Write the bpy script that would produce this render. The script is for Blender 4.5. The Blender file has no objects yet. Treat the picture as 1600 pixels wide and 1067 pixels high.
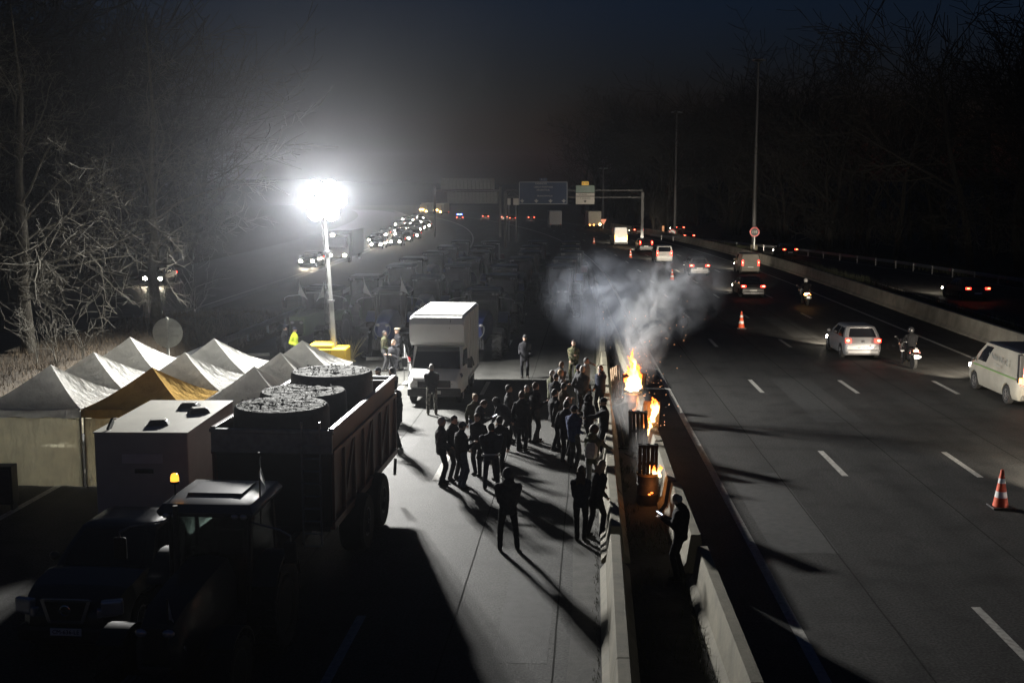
import bpy, bmesh, math, random
import numpy as np
from mathutils import Vector, Matrix, Euler, noise
R = math.radians
rnd = random.Random(7)
sc = bpy.context.scene
COL = sc.collection

# ------------------------------------------------------------------ camera, world, exposure
CAM_H, F_PX, VPX, HOR = 7.7, 1800.0, 875.0, 295.0
PITCH = math.atan((533.5 - HOR) / F_PX)
YAW = math.atan((VPX - 800) / F_PX * math.cos(PITCH))
cam_d = bpy.data.cameras.new('camera')
cam = bpy.data.objects.new('camera', cam_d)
COL.objects.link(cam)
cam.location = (0, 0, CAM_H)
cam.rotation_euler = (math.pi / 2 - PITCH, 0, YAW)
cam_d.sensor_width = 36
cam_d.lens = F_PX / 1600 * 36
cam_d.clip_start = .1
cam_d.clip_end = 5000
sc.camera = cam

W = bpy.data.worlds.new('World')
sc.world = W
W.use_nodes = True
nt = W.node_tree
bg = nt.nodes['Background']
sky = nt.nodes.new('ShaderNodeTexSky')
sky.sky_type = 'NISHITA'
sky.sun_disc = False
sky.sun_elevation = R(0.0)
sky.sun_rotation = R(180)
sky.air_density = 1.0
sky.dust_density = .5
sky.ozone_density = 4.4
nt.links.new(sky.outputs[0], bg.inputs[0])
SKY_STRENGTH = .036
bg.inputs[1].default_value = SKY_STRENGTH

sc.view_settings.view_transform = 'Standard'
sc.view_settings.look = 'None'
sc.view_settings.gamma = 1
sc.view_settings.exposure = 0
sc.view_settings.use_curve_mapping = False
sc.render.engine = 'CYCLES'
cy = sc.cycles
cy.use_denoising = True
cy.max_bounces = 6
cy.diffuse_bounces = 2
cy.glossy_bounces = 2
cy.transmission_bounces = 3
cy.transparent_max_bounces = 12
cy.volume_bounces = 0
cy.sample_clamp_indirect = 2.0
cy.volume_step_rate = 2.0
cy.volume_max_steps = 64
TOWER_I = 15500.0        # power of each tower floodlight beam
HAZE_D = .00021
FIRE_I = 30.0
HEAD_I = 2600.0

_r = Vector((math.cos(YAW), math.sin(YAW), 0))
_f = Vector((-math.sin(YAW) * math.cos(PITCH), math.cos(YAW) * math.cos(PITCH), -math.sin(PITCH)))
_u = _r.cross(_f)
def G(px, py, h=0.0):
    """ground point (at height h) that the photograph shows at a pixel; used to survey the place"""
    d = _f + _r * ((px - 800) / F_PX) - _u * ((py - 533.5) / F_PX)
    t = (h - CAM_H) / d.z
    return Vector((d.x * t, d.y * t, h))

# ------------------------------------------------------------------ materials
MATS = {}
def mat(name, col, rough=.6, metal=0.0, var=.25, scale=6.0, bump=.0, bscale=60.0, spec=.5, coat=0.0, emit=None, estr=0.0, trans=0.0):
    if name in MATS: return MATS[name]
    m = bpy.data.materials.new(name); m.use_nodes = True
    n = m.node_tree; b = n.nodes['Principled BSDF']
    b.inputs['Roughness'].default_value = rough
    b.inputs['Metallic'].default_value = metal
    b.inputs['Specular IOR Level'].default_value = spec
    b.inputs['Coat Weight'].default_value = coat
    b.inputs['Coat Roughness'].default_value = .15
    c = (*col, 1) if len(col) == 3 else col
    b.inputs['Base Color'].default_value = c
    if trans: b.inputs['Transmission Weight'].default_value = trans
    if var or bump:
        tc = n.nodes.new('ShaderNodeTexCoord')
    if var:
        nz = n.nodes.new('ShaderNodeTexNoise'); nz.inputs['Scale'].default_value = scale; nz.inputs['Detail'].default_value = 6; nz.inputs['Roughness'].default_value = .65
        n.links.new(tc.outputs['Object'], nz.inputs['Vector'])
        rp = n.nodes.new('ShaderNodeMapRange'); rp.inputs[1].default_value = .3; rp.inputs[2].default_value = .7
        rp.inputs[3].default_value = 1 - var; rp.inputs[4].default_value = 1 + var * .6
        n.links.new(nz.outputs[0], rp.inputs[0])
        mx = n.nodes.new('ShaderNodeMix'); mx.data_type = 'RGBA'; mx.blend_type = 'MULTIPLY'; mx.inputs[0].default_value = 1
        mx.inputs[6].default_value = c
        n.links.new(rp.outputs[0], mx.inputs[7]); n.links.new(mx.outputs[2], b.inputs['Base Color'])
    if bump:
        nb = n.nodes.new('ShaderNodeTexNoise'); nb.inputs['Scale'].default_value = bscale; nb.inputs['Detail'].default_value = 4
        n.links.new(tc.outputs['Object'], nb.inputs['Vector'])
        bp = n.nodes.new('ShaderNodeBump'); bp.inputs['Strength'].default_value = bump; bp.inputs['Distance'].default_value = .02
        n.links.new(nb.outputs[0], bp.inputs['Height']); n.links.new(bp.outputs[0], b.inputs['Normal'])
    if emit:
        b.inputs['Emission Color'].default_value = (*emit, 1); b.inputs['Emission Strength'].default_value = estr
        m.cycles.emission_sampling = 'NONE'
    MATS[name] = m
    return m

def cloth_mat(name, col, transl=.3):
    if name in MATS: return MATS[name]
    m = bpy.data.materials.new(name); m.use_nodes = True; n = m.node_tree
    n.nodes.remove(n.nodes['Principled BSDF']); out = n.nodes['Material Output']
    tc = n.nodes.new('ShaderNodeTexCoord')
    nz = n.nodes.new('ShaderNodeTexNoise'); nz.inputs['Scale'].default_value = 2.5; nz.inputs['Detail'].default_value = 5
    n.links.new(tc.outputs['Object'], nz.inputs[0])
    rp = n.nodes.new('ShaderNodeMapRange'); rp.inputs[1].default_value = .3; rp.inputs[2].default_value = .7; rp.inputs[3].default_value = .82; rp.inputs[4].default_value = 1.05
    n.links.new(nz.outputs[0], rp.inputs[0])
    mx = n.nodes.new('ShaderNodeMix'); mx.data_type = 'RGBA'; mx.blend_type = 'MULTIPLY'; mx.inputs[0].default_value = 1; mx.inputs[6].default_value = (*col, 1)
    n.links.new(rp.outputs[0], mx.inputs[7])
    w = n.nodes.new('ShaderNodeTexNoise'); w.inputs['Scale'].default_value = 3.0; w.inputs['Detail'].default_value = 3
    mp = n.nodes.new('ShaderNodeMapping'); mp.inputs['Scale'].default_value = (1.5, 1.5, .5)
    n.links.new(tc.outputs['Object'], mp.inputs[0]); n.links.new(mp.outputs[0], w.inputs[0])
    bp = n.nodes.new('ShaderNodeBump'); bp.inputs['Strength'].default_value = .85; bp.inputs['Distance'].default_value = .1
    n.links.new(w.outputs[0], bp.inputs['Height'])
    d = n.nodes.new('ShaderNodeBsdfDiffuse'); t = n.nodes.new('ShaderNodeBsdfTranslucent'); s = n.nodes.new('ShaderNodeMixShader'); s.inputs[0].default_value = transl
    for q in (d, t):
        n.links.new(mx.outputs[2], q.inputs[0]); n.links.new(bp.outputs[0], q.inputs['Normal'])
    n.links.new(d.outputs[0], s.inputs[1]); n.links.new(t.outputs[0], s.inputs[2]); n.links.new(s.outputs[0], out.inputs[0])
    MATS[name] = m
    return m

def asphalt_mat(name, base, rough=.7):
    m = bpy.data.materials.new(name); m.use_nodes = True; n = m.node_tree; b = n.nodes['Principled BSDF']
    tc = n.nodes.new('ShaderNodeTexCoord')
    def nz(scale, vec, det=5):
        q = n.nodes.new('ShaderNodeTexNoise'); q.inputs['Scale'].default_value = scale; q.inputs['Detail'].default_value = det
        n.links.new(vec, q.inputs['Vector']); return q.outputs[0]
    def mr(o, a, c, lo, hi):
        q = n.nodes.new('ShaderNodeMapRange'); q.inputs[1].default_value = a; q.inputs[2].default_value = c; q.inputs[3].default_value = lo; q.inputs[4].default_value = hi
        n.links.new(o, q.inputs[0]); return q.outputs[0]
    def mul(a, c):
        q = n.nodes.new('ShaderNodeMath'); q.operation = 'MULTIPLY'; n.links.new(a, q.inputs[0]); n.links.new(c, q.inputs[1]); return q.outputs[0]
    mp = n.nodes.new('ShaderNodeMapping'); mp.inputs['Scale'].default_value = (1.0, .03, 1); n.links.new(tc.outputs['Object'], mp.inputs[0])
    streak = mr(nz(1.3, mp.outputs[0]), .3, .7, .72, 1.18)         # wheel tracks along the lanes
    patch = mr(nz(.22, tc.outputs['Object'], 8), .3, .7, .8, 1.15)
    grain = mr(nz(20, tc.outputs['Object'], 6), .32, .68, .45, 1.6)
    stain = mr(nz(1.1, tc.outputs['Object'], 8), .35, .5, .7, 1.0)
    v = mul(mul(streak, patch), mul(grain, stain))
    mx = n.nodes.new('ShaderNodeMix'); mx.data_type = 'RGBA'; mx.blend_type = 'MULTIPLY'; mx.inputs[0].default_value = 1; mx.inputs[6].default_value = (*base, 1)
    n.links.new(v, mx.inputs[7]); n.links.new(mx.outputs[2], b.inputs['Base Color'])
    b.inputs['Roughness'].default_value = rough; b.inputs['Specular IOR Level'].default_value = .22
    bp = n.nodes.new('ShaderNodeBump'); bp.inputs['Strength'].default_value = .55; bp.inputs['Distance'].default_value = .012
    n.links.new(nz(28, tc.outputs['Object'], 6), bp.inputs['Height']); n.links.new(bp.outputs[0], b.inputs['Normal'])
    MATS[name] = m
    return m

M_BLACK = mat('black_plastic', (.012, .012, .013), .5)
M_RUB = mat('tyre_rubber', (.014, .014, .014), .85, var=.3, bump=.2)
M_RIM = mat('rim_metal', (.28, .28, .29), .35, .8)
M_STEEL = mat('galvanised_steel', (.34, .35, .36), .45, .7, bump=.1)
M_DKSTEEL = mat('dark_steel', (.05, .05, .052), .5, .5)
M_GLASS = mat('dark_glass', (.012, .013, .016), .06, spec=.6, var=0)
M_TAIL = mat('tail_lamp', (.25, .01, .008), .3, var=0, emit=(1, .035, .02), estr=7)
M_TAILHOT = mat('tail_lamp_core', (.4, .05, .03), .3, var=0, emit=(1, .28, .14), estr=16)
M_TAILOFF = mat('tail_lamp_unlit', (.3, .012, .01), .25, var=0)
M_AMBER = mat('amber_lamp', (.4, .12, .01), .3, var=0, emit=(1, .42, .08), estr=9)
M_HEAD = mat('head_lamp', (.8, .8, .8), .2, var=0, emit=(1, .9, .74), estr=60)
M_HEADOFF = mat('head_lamp_unlit', (.5, .5, .52), .12, var=.1, metal=.5)
M_PLATE = mat('plate_white', (.75, .75, .72), .45, var=.05)
M_BLUELAMP = mat('blue_beacon', (.1, .1, .7), .3, var=0, emit=(.1, .15, 1), estr=22)
M_WHITE = mat('white_paint', (.72, .72, .7), .35, var=.1, scale=1.5, coat=.3)
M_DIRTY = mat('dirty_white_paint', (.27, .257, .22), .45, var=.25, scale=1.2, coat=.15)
M_SILVER = mat('silver_paint', (.45, .45, .46), .35, .35, var=.08, coat=.4)
M_CONC = mat('barrier_concrete', (.20, .182, .13), .85, var=.35, scale=1.6, bump=.35, bscale=25)
M_CONC2 = mat('aged_concrete', (.27, .255, .22), .88, var=.4, scale=.9, bump=.35, bscale=18)
M_PAINT = mat('road_paint', (.40, .385, .35), .75, var=.5, scale=9, bump=.2)
M_WOOD = mat('pallet_wood', (.30, .19, .10), .8, var=.35, scale=9, bump=.2)
M_CHAR = mat('charred_wood', (.02, .017, .015), .9, var=.4, bump=.3)

# ------------------------------------------------------------------ mesh builder
class MB:
    def __init__(s): s.v = []; s.f = []; s.m = []; s.X = Matrix()
    def add(s, vs, fs, mi=0):
        o = len(s.v); s.v += [tuple(s.X @ Vector(p)) for p in vs]
        s.f += [tuple(i + o for i in f) for f in fs]; s.m += [mi] * len(fs); return s
    def box(s, c, d, rot=None, mi=0):
        x, y, z = d[0] / 2, d[1] / 2, d[2] / 2
        P = [Vector(p) for p in ((-x, -y, -z), (x, -y, -z), (x, y, -z), (-x, y, -z), (-x, -y, z), (x, -y, z), (x, y, z), (-x, y, z))]
        if rot: e = Euler(rot).to_matrix(); P = [e @ p for p in P]
        return s.add([p + Vector(c) for p in P], [(3, 2, 1, 0), (4, 5, 6, 7), (0, 1, 5, 4), (1, 2, 6, 5), (2, 3, 7, 6), (3, 0, 4, 7)], mi)
    def hexa(s, P, mi=0):
        return s.add(P, [(3, 2, 1, 0), (4, 5, 6, 7), (0, 1, 5, 4), (1, 2, 6, 5), (2, 3, 7, 6), (3, 0, 4, 7)], mi)
    def cyl(s, a, b, r0, r1=None, n=10, mi=0, cap=True):
        a, b = Vector(a), Vector(b); r1 = r0 if r1 is None else r1
        return s.tube([a, b], [r0, r1], n, mi, cap)
    def tube(s, path, rad, n=6, mi=0, cap=True):
        path = [Vector(p) for p in path]; vs = []; up = None
        for i, p in enumerate(path):
            t = (path[min(i + 1, len(path) - 1)] - path[max(i - 1, 0)])
            t = t.normalized() if t.length > 1e-9 else Vector((0, 0, 1))
            if up is None:
                up = Vector((0, 0, 1)) if abs(t.z) < .9 else Vector((0, 1, 0))
            a = t.cross(up); a = a.normalized() if a.length > 1e-6 else t.orthogonal().normalized()
            b = a.cross(t); up = b
            r = rad[i] if isinstance(rad, (list, tuple)) else rad
            rx, ry = r if isinstance(r, (list, tuple)) else (r, r)
            vs += [p + a * (rx * math.cos(2 * math.pi * k / n)) + b * (ry * math.sin(2 * math.pi * k / n)) for k in range(n)]
        fs = []
        for i in range(len(path) - 1):
            for k in range(n):
                k2 = (k + 1) % n; fs.append((i * n + k, i * n + k2, (i + 1) * n + k2, (i + 1) * n + k))
        if cap: fs += [tuple(range(n))[::-1], tuple((len(path) - 1) * n + k for k in range(n))]
        return s.add(vs, fs, mi)
    def ell(s, c, r, nu=10, nv=6, mi=0, keep=None, rot=None):
        c = Vector(c); vs = []; fs = []; e = Euler(rot).to_matrix() if rot else Matrix.Identity(3)
        for j in range(nv + 1):
            th = math.pi * j / nv
            for i in range(nu):
                ph = 2 * math.pi * i / nu
                vs.append(c + e @ Vector((r[0] * math.sin(th) * math.cos(ph), r[1] * math.sin(th) * math.sin(ph), r[2] * math.cos(th))))
        for j in range(nv):
            for i in range(nu):
                a, b = j * nu + i, j * nu + (i + 1) % nu
                q = (b, a, a + nu, b + nu)
                th = math.pi * (j + .5) / nv; ph = 2 * math.pi * (i + .5) / nu
                if keep and not keep(math.sin(th) * math.cos(ph), math.sin(th) * math.sin(ph), math.cos(th)): continue
                if j == 0: q = (a, a + nu, b + nu)
                elif j == nv - 1: q = (b, a, a + nu)
                fs.append(q)
        return s.add(vs, fs, mi)
    def loft(s, rings, mi=0, cap=True):
        n = len(rings[0]); vs = [p for r in rings for p in r]; fs = []
        for i in range(len(rings) - 1):
            for k in range(n):
                k2 = (k + 1) % n; fs.append((i * n + k, i * n + k2, (i + 1) * n + k2, (i + 1) * n + k))
        if cap: fs += [tuple(range(n))[::-1], tuple((len(rings) - 1) * n + k for k in range(n))]
        return s.add(vs, fs, mi)
    def prism(s, poly, axis, a, b, mi=0):
        """poly in the two other axes (cyclic order), extruded along axis from a to b"""
        def put(p, t): return {0: (t, p[0], p[1]), 1: (p[0], t, p[1]), 2: (p[0], p[1], t)}[axis]
        return s.loft([[put(p, a) for p in poly], [put(p, b) for p in poly]], mi)
    def lathe(s, prof, n=16, c=(0, 0, 0), axis=2, mi=0):
        vs = []; fs = []
        for (r, z) in prof:
            for k in range(n):
                a = 2 * math.pi * k / n; p = (r * math.cos(a), r * math.sin(a), z)
                if axis == 0: p = (p[2], p[0], p[1])
                if axis == 1: p = (p[0], p[2], p[1])
                vs.append(Vector(p) + Vector(c))
        for i in range(len(prof) - 1):
            for k in range(n):
                k2 = (k + 1) % n; fs.append((i * n + k, i * n + k2, (i + 1) * n + k2, (i + 1) * n + k))
        fs += [tuple(range(n))[::-1], tuple((len(prof) - 1) * n + k for k in range(n))]
        return s.add(vs, fs, mi)
    def mesh(s, name, mats, smooth=None, bevel=0, recalc=True):
        me = bpy.data.meshes.new(name); me.from_pydata(s.v, [], s.f)
        for m in (mats if isinstance(mats, (list, tuple)) else [mats]): me.materials.append(m)
        if any(s.m): me.polygons.foreach_set('material_index', s.m)
        if bevel or recalc:
            bm = bmesh.new(); bm.from_mesh(me)
            if recalc: bmesh.ops.recalc_face_normals(bm, faces=bm.faces)
            if bevel:
                ed = [e for e in bm.edges if len(e.link_faces) == 2 and e.calc_face_angle(0) > .6]
                bmesh.ops.bevel(bm, geom=ed, offset=bevel, segments=2, affect='EDGES', profile=.6, clamp_overlap=True)
            bm.to_mesh(me); bm.free()
        if smooth:
            me.polygons.foreach_set('use_smooth', [True] * len(me.polygons)); me.set_sharp_from_angle(angle=R(smooth))
        me.update()
        return me
    def build(s, name, mats, parent=None, smooth=None, bevel=0, loc=None, recalc=True):
        return put(name, s.mesh(name, mats, smooth, bevel, recalc), parent, loc)
def put(name, me, parent=None, loc=None):
    o = bpy.data.objects.new(name, me); COL.objects.link(o)
    if parent: o.parent = parent
    if loc is not None: o.location = loc
    return o
def tag(o, label, cat, group=None):
    o['label'] = label; o['category'] = cat
    if group: o['group'] = group
    return o
def thing(name, label, cat, loc=(0, 0, 0), rz=0.0, group=None):
    o = bpy.data.objects.new(name, None); COL.objects.link(o)
    o.location = loc; o.rotation_euler = (0, 0, rz); o.empty_display_size = .3
    return tag(o, label, cat, group)
def copy_tree(o, parent=None):
    c = o.copy(); COL.objects.link(c)
    if parent: c.parent = parent
    for ch in list(KIDS.get(o.name, o.children)): copy_tree(ch, c)
    return c
KIDS = {}
def dup(root, loc, rz, label, group=None):
    r = copy_tree(root); r.location = loc; r.rotation_euler = (0, 0, rz); r['label'] = label
    if group: r['group'] = group
    elif 'group' in r: del r['group']
    return r
def structure(o): o['kind'] = 'structure'; return o
def stuff(o): o['kind'] = 'stuff'; return o
def lettering(txt, size, m, parent, loc, rot=(0, 0, 0), name='lettering', ext=.002):
    cu = bpy.data.curves.new(name, 'FONT'); cu.body = txt; cu.size = size; cu.align_x = 'CENTER'; cu.align_y = 'CENTER'; cu.extrude = ext
    cu.resolution_u = 2
    cu.materials.append(m)
    tmp = bpy.data.objects.new(name, cu); me = bpy.data.meshes.new_from_object(tmp); bpy.data.objects.remove(tmp); bpy.data.curves.remove(cu)
    o = put(name, me, parent, loc); o.rotation_euler = rot
    return o
def spot(parent, loc, target, power, size, blend=.5, col=(1, 1, 1), radius=.08):
    l = bpy.data.lights.new('lamp_beam', 'SPOT'); l.energy = power; l.spot_size = R(size); l.spot_blend = blend; l.color = col; l.shadow_soft_size = radius
    o = bpy.data.objects.new('lamp_beam', l); COL.objects.link(o)
    if parent: o.parent = parent
    o.location = loc; o.rotation_euler = (Vector(target) - Vector(loc)).to_track_quat('-Z', 'Y').to_euler()
    return o
# ------------------------------------------------------------------ the ground and the roads
def bend(y): return -max(0.0, y - 90.0) ** 2 / 1700.0
LS = .0285                                     # the left carriageway runs slightly askew
def left_bar(y): return .95 + (y - 15.5) * LS if y < 80 else 2.79 + bend(y)
def lx(x0, y): return x0 + (y - 24) * LS + bend(y)      # a line of the left carriageway that passes x0 at y = 24
def ys(a, b, st):
    n = max(2, int((b - a) / st)); return [a + (b - a) * i / n for i in range(n + 1)]
def strip(name, fl, fr, y0, y1, z, m, st=6.0, parent=None):
    b = MB(); Y = ys(y0, y1, st)
    vs = [p for y in Y for p in ((fl(y), y, z), (fr(y), y, z))]
    b.add(vs, [(2 * i, 2 * i + 1, 2 * i + 3, 2 * i + 2) for i in range(len(Y) - 1)])
    return b.build(name, m, parent)

M_EARTH = mat('verge_earth', (.045, .038, .025), .95, var=.45, scale=.8, bump=.6, bscale=9)
g = MB(); N = 40
vs = []
for j in range(N + 1):
    for i in range(N + 1):
        vs.append((-900 + 1800 * i / N, -60 + 1400 * j / N, -.03))
g.add(vs, [(j * (N + 1) + i, j * (N + 1) + i + 1, (j + 1) * (N + 1) + i + 1, (j + 1) * (N + 1) + i) for j in range(N) for i in range(N)])
structure(g.build('ground', M_EARTH))
A_L = asphalt_mat('asphalt_left', (.046, .0455, .042), .75)
A_R = asphalt_mat('asphalt_right', (.041, .040, .038), .72)
A_O = asphalt_mat('asphalt_far', (.075, .07, .064), .55)
structure(strip('road_left', lambda y: lx(-15.9, y), lambda y: left_bar(y) - .02, -10, 420, .004, A_L))
structure(strip('road_right', lambda y: 3.05 + bend(y), lambda y: 21.35 + bend(y), -10, 420, .004, A_R))
structure(strip('road_opposite', lambda y: -37.5 + bend(y) * .6, lambda y: -22.6 + bend(y) * .6, 20, 420, .004, A_O))
def exit_l(y): return 24.5 + bend(y)
def exit_r(y): return 39 - max(0, y - 80) * .155 + bend(y) * .6
structure(strip('road_exit', exit_l, exit_r, 30, 190, .006, A_R))
# the strip of rough ground between the two barriers
def right_bar(y): return 2.82 + bend(y)
structure(strip('median_soil', lambda y: left_bar(y) + .0, lambda y: right_bar(y) + .21, -10, 80, .010, mat('median_soil', (.03, .027, .02), .95, var=.5, scale=2.0, bump=.7, bscale=14)))

# joints sealed with tar, old repairs, the paler gutter along the barrier
M_TAR = mat('tar_joint', (.033, .033, .031), .95, var=.3, spec=.05)
M_PATCH = mat('old_repair', (.037, .0365, .035), .8, var=.4, scale=5, bump=.5, bscale=70)
M_GUT = mat('gutter', (.062, .060, .052), .85, var=.45, scale=3, bump=.5, bscale=40)
structure(strip('gutter', lambda y: left_bar(y) - .85 + .03 * math.sin(y * .7), lambda y: left_bar(y) - .28, -5, 75, .0065, M_GUT, 2))
for x0, wv in ((-1.75, .02), (-5.2, .03), (.1, .03)):
    structure(strip('tar_joint', lambda y: lx(x0, y) - .014 + wv * noise.noise((y * .4, x0, 0)), lambda y: lx(x0, y) + .014 + wv * noise.noise((y * .4, x0, 0)), 5, 80, .007, M_TAR, .8))
for x0, wv in ((5.95, .03), (9.6, .03), (13.2, .02), (17.0, .03), (19.9, .05)):
    structure(strip('tar_joint', lambda y: x0 - .016 + bend(y) + wv * noise.noise((y * .4, x0, 0)), lambda y: x0 + .016 + bend(y) + wv * noise.noise((y * .4, x0, 0)), 10, 110, .007, M_TAR, .8))
rp_ = random.Random(21)
for (xa, xb, ya, yb) in ((-2.9, -1.7, 27, 33), (-.9, .0, 18, 22.5), (4.6, 6.0, 24, 31), (8.6, 10.2, 38, 47), (12.2, 13.6, 60, 70), (6.2, 7.4, 52, 60), (-5.9, -4.6, 33, 36)):
    f = (lambda y: lx(0, y)) if xa < 3 else (lambda y: bend(y))
    structure(strip('repair_patch', lambda y: xa + f(y), lambda y: xb + f(y), ya, yb, .0060, M_PATCH, 2))
for _ in range(0):                          # fine cracks
    lft = rp_.random() < .5; x, y = (rp_.uniform(-4.5, .5), rp_.uniform(17, 40)) if lft else (rp_.uniform(4.5, 15), rp_.uniform(22, 60))
    b = MB(); a = rp_.uniform(0, 6.28); L = []; R_ = []
    for k in range(rp_.randrange(8, 18)):
        a += rp_.gauss(0, .28); x += math.cos(a) * .18; y += math.sin(a) * .3; w = .009 + .006 * rp_.random(); L.append((x - w, y + w * .5, .0075)); R_.append((x + w, y - w * .5, .0075))
    n = len(L); b.add(L + R_, [(k, n + k, n + k + 1, k + 1) for k in range(n - 1)]); structure(b.build('road_crack', M_TAR))
# painted lines, each solid line and each dash its own object
def solid(fx, y0, y1, w, name='edge_line', z=.009):
    return structure(strip(name, lambda y: fx(y) - w / 2, lambda y: fx(y) + w / 2, y0, y1, z, M_PAINT, 5))
solid(lambda y: 4.22 + bend(y), -5, 330, .19)
solid(lambda y: 18.95 + bend(y), 10, 330, .19)
solid(lambda y: lx(-13.2, y), -5, 330, .19)
solid(lambda y: -23.6 + bend(y) * .6, 30, 400, .19)
solid(lambda y: exit_r(y) - 1.6, 40, 150, .16, z=.011)
solid(lambda y: exit_l(y) + 1.6, 60, 160, .16, z=.011)
dash_me = {}
def dash(fx, y, w=.17, L=3.0):
    b = MB(); x0, x1 = fx(y), fx(y + L)
    b.add([(x0 - w / 2, y, .009), (x0 + w / 2, y, .009), (x1 + w / 2, y + L, .009), (x1 - w / 2, y + L, .009)], [(0, 1, 2, 3)])
    structure(b.build('lane_dash', M_PAINT))
for k in range(-2, 16):
    for x0 in (7.75, 11.35, 15.1):
        dash(lambda y, x0=x0: x0 + bend(y), 30.75 + 12.85 * k)
for k in range(-1, 6):
    for x0 in (-3.45, -6.75):
        if x0 < -5 and k < 1: continue
        dash(lambda y, x0=x0: lx(x0, y), 17.0 + 12.85 * k)

# ------------------------------------------------------------------ concrete barriers
def jersey(fx, y0, y1, name, label, seglen, m, h=.8, gap=.04, wb=.3, wt=.09, jit=0.0, r=random.Random(3)):
    t = thing(name, label, 'barrier', (fx((y0 + y1) / 2), (y0 + y1) / 2, 0))
    cx, cyy = t.location.x, t.location.y
    y = y0
    while y < y1 - .5:
        L = seglen(y); e = min(y + L, y1); b = MB()
        prof = [(-wb, 0), (-wb, .07), (-wb * .62, .22), (-wt - .015, h - .03), (-wt, h), (wt, h), (wt + .015, h - .03), (wb * .62, .22), (wb, .07), (wb, 0)]
        dz = r.uniform(-jit, jit) * .4; a0 = r.uniform(-jit, jit); a1 = r.uniform(-jit, jit)
        n = 1 if e < 95 else 2
        rings = [[(fx(q) + p[0] + (a0 if i == 0 else a1) - cx, q - cyy, max(0, p[1] + (dz if p[1] > .1 else 0))) for p in prof]
                 for i, q in enumerate([y + gap / 2] + ([(y + e) / 2] if n == 2 else []) + [e - gap / 2])]
        b.loft(rings)
        o = b.build('barrier_segment', m, t, smooth=25)
        y = e
    return t
jersey(lambda y: left_bar(y), 4.0, 22.95, 'concrete_barrier', 'pale concrete barrier in front of the woman leaning, edging the lit roadway', lambda y: 6.2, M_CONC, gap=.03)
jersey(lambda y: left_bar(y), 23.1, 79.5, 'concrete_barrier', 'pale concrete barrier beside the crowd, left of the burning drums', lambda y: 5.2, M_CONC, gap=.12, jit=.03)
jersey(lambda y: right_bar(y), 3.0, 22.1, 'concrete_barrier', 'stained concrete barrier along the dark highway behind the man with a phone', lambda y: 6.3, M_CONC, gap=.03)
jersey(lambda y: right_bar(y) - .08, 22.5, 120, 'concrete_barrier', 'concrete barrier lit orange just right of the burning drums', lambda y: 4.4, M_CONC, gap=.16, jit=.04)
jersey(lambda y: 21.75 + bend(y), 28, 230, 'highway_barrier', 'long low concrete barrier on the far side of the highway', lambda y: 9.0, M_CONC2, h=.95, gap=.02, wb=.34, wt=.12)

# ------------------------------------------------------------------ steel guardrail past the exit road
def rail(pts, label, name='guardrail'):
    t = thing(name, label, 'guardrail', (pts[0][0], pts[0][1], 0)); o0 = Vector(t.location)
    prof = [(-.03, .0), (.03, .05), (-.03, .10), (-.03, .2), (.03, .25), (-.03, .30), (-.05, .30), (-.05, 0)]
    rings = []
    for i, p in enumerate(pts):
        a = Vector(pts[min(i + 1, len(pts) - 1)]) - Vector(pts[max(0, i - 1)]); nrm = Vector((a.y, -a.x)).normalized()
        rings.append([Vector((p[0] - nrm.x * q[0], p[1] - nrm.y * q[0], .47 + q[1])) - o0 for q in prof])
    MB().loft(rings).build('rail', M_STEEL, t)
    pm = MB().box((0, 0, .38), (.1, .1, .76)).mesh('post', [M_STEEL])
    for i in range(len(pts) - 1):
        a, b = Vector(pts[i]), Vector(pts[i + 1]); n = max(1, round((b - a).length / 4))
        for k in range(n):
            q = a.lerp(b, k / n); put('post', pm, t, Vector((q.x, q.y, 0)) - o0)
rail([(41.5, 60), (39.0, 74), (36.06, 90.9), (32.8, 114), (27.7, 138), (21, 160), (14, 180)], 'long steel guardrail curving along the far edge of the exit road')
rail([(lx(-16.6, y), y) for y in (36, 50, 64, 78, 92, 110)], 'dim steel guardrail at the left edge behind the tents')

# ------------------------------------------------------------------ earth bank on the left, rough grass
def bank_h(x, y):
    d = x - lx(-16.2, y)
    if d > 0: return -.02
    a = min(1, -d / 2.4); c = min(1, max(0, (lx(-22.4, y) - x + 1.5) / 1.5)) if x < lx(-21.0, y) else 0
    f = max(0, min(1, (74 - y) / 18)) if y > 56 else 1
    return (1.35 * a * a * (3 - 2 * a)) * f * (1 - .0 * c) + .14 * noise.noise((x * .5, y * .5, 3)) * a
b = MB(); NX, NY = 26, 60; vs = []
for j in range(NY + 1):
    y = 8 + 70 * j / NY
    for i in range(NX + 1):
        x = lx(-16.0, y) - 6.4 * i / NX; vs.append((x, y, bank_h(x, y)))
b.add(vs, [(j * (NX + 1) + i, j * (NX + 1) + i + 1, (j + 1) * (NX + 1) + i + 1, (j + 1) * (NX + 1) + i) for j in range(NY) for i in range(NX)])
structure(b.build('earth_bank', mat('bank_soil', (.055, .042, .027), .95, var=.45, scale=2, bump=.8, bscale=12), smooth=180))

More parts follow.
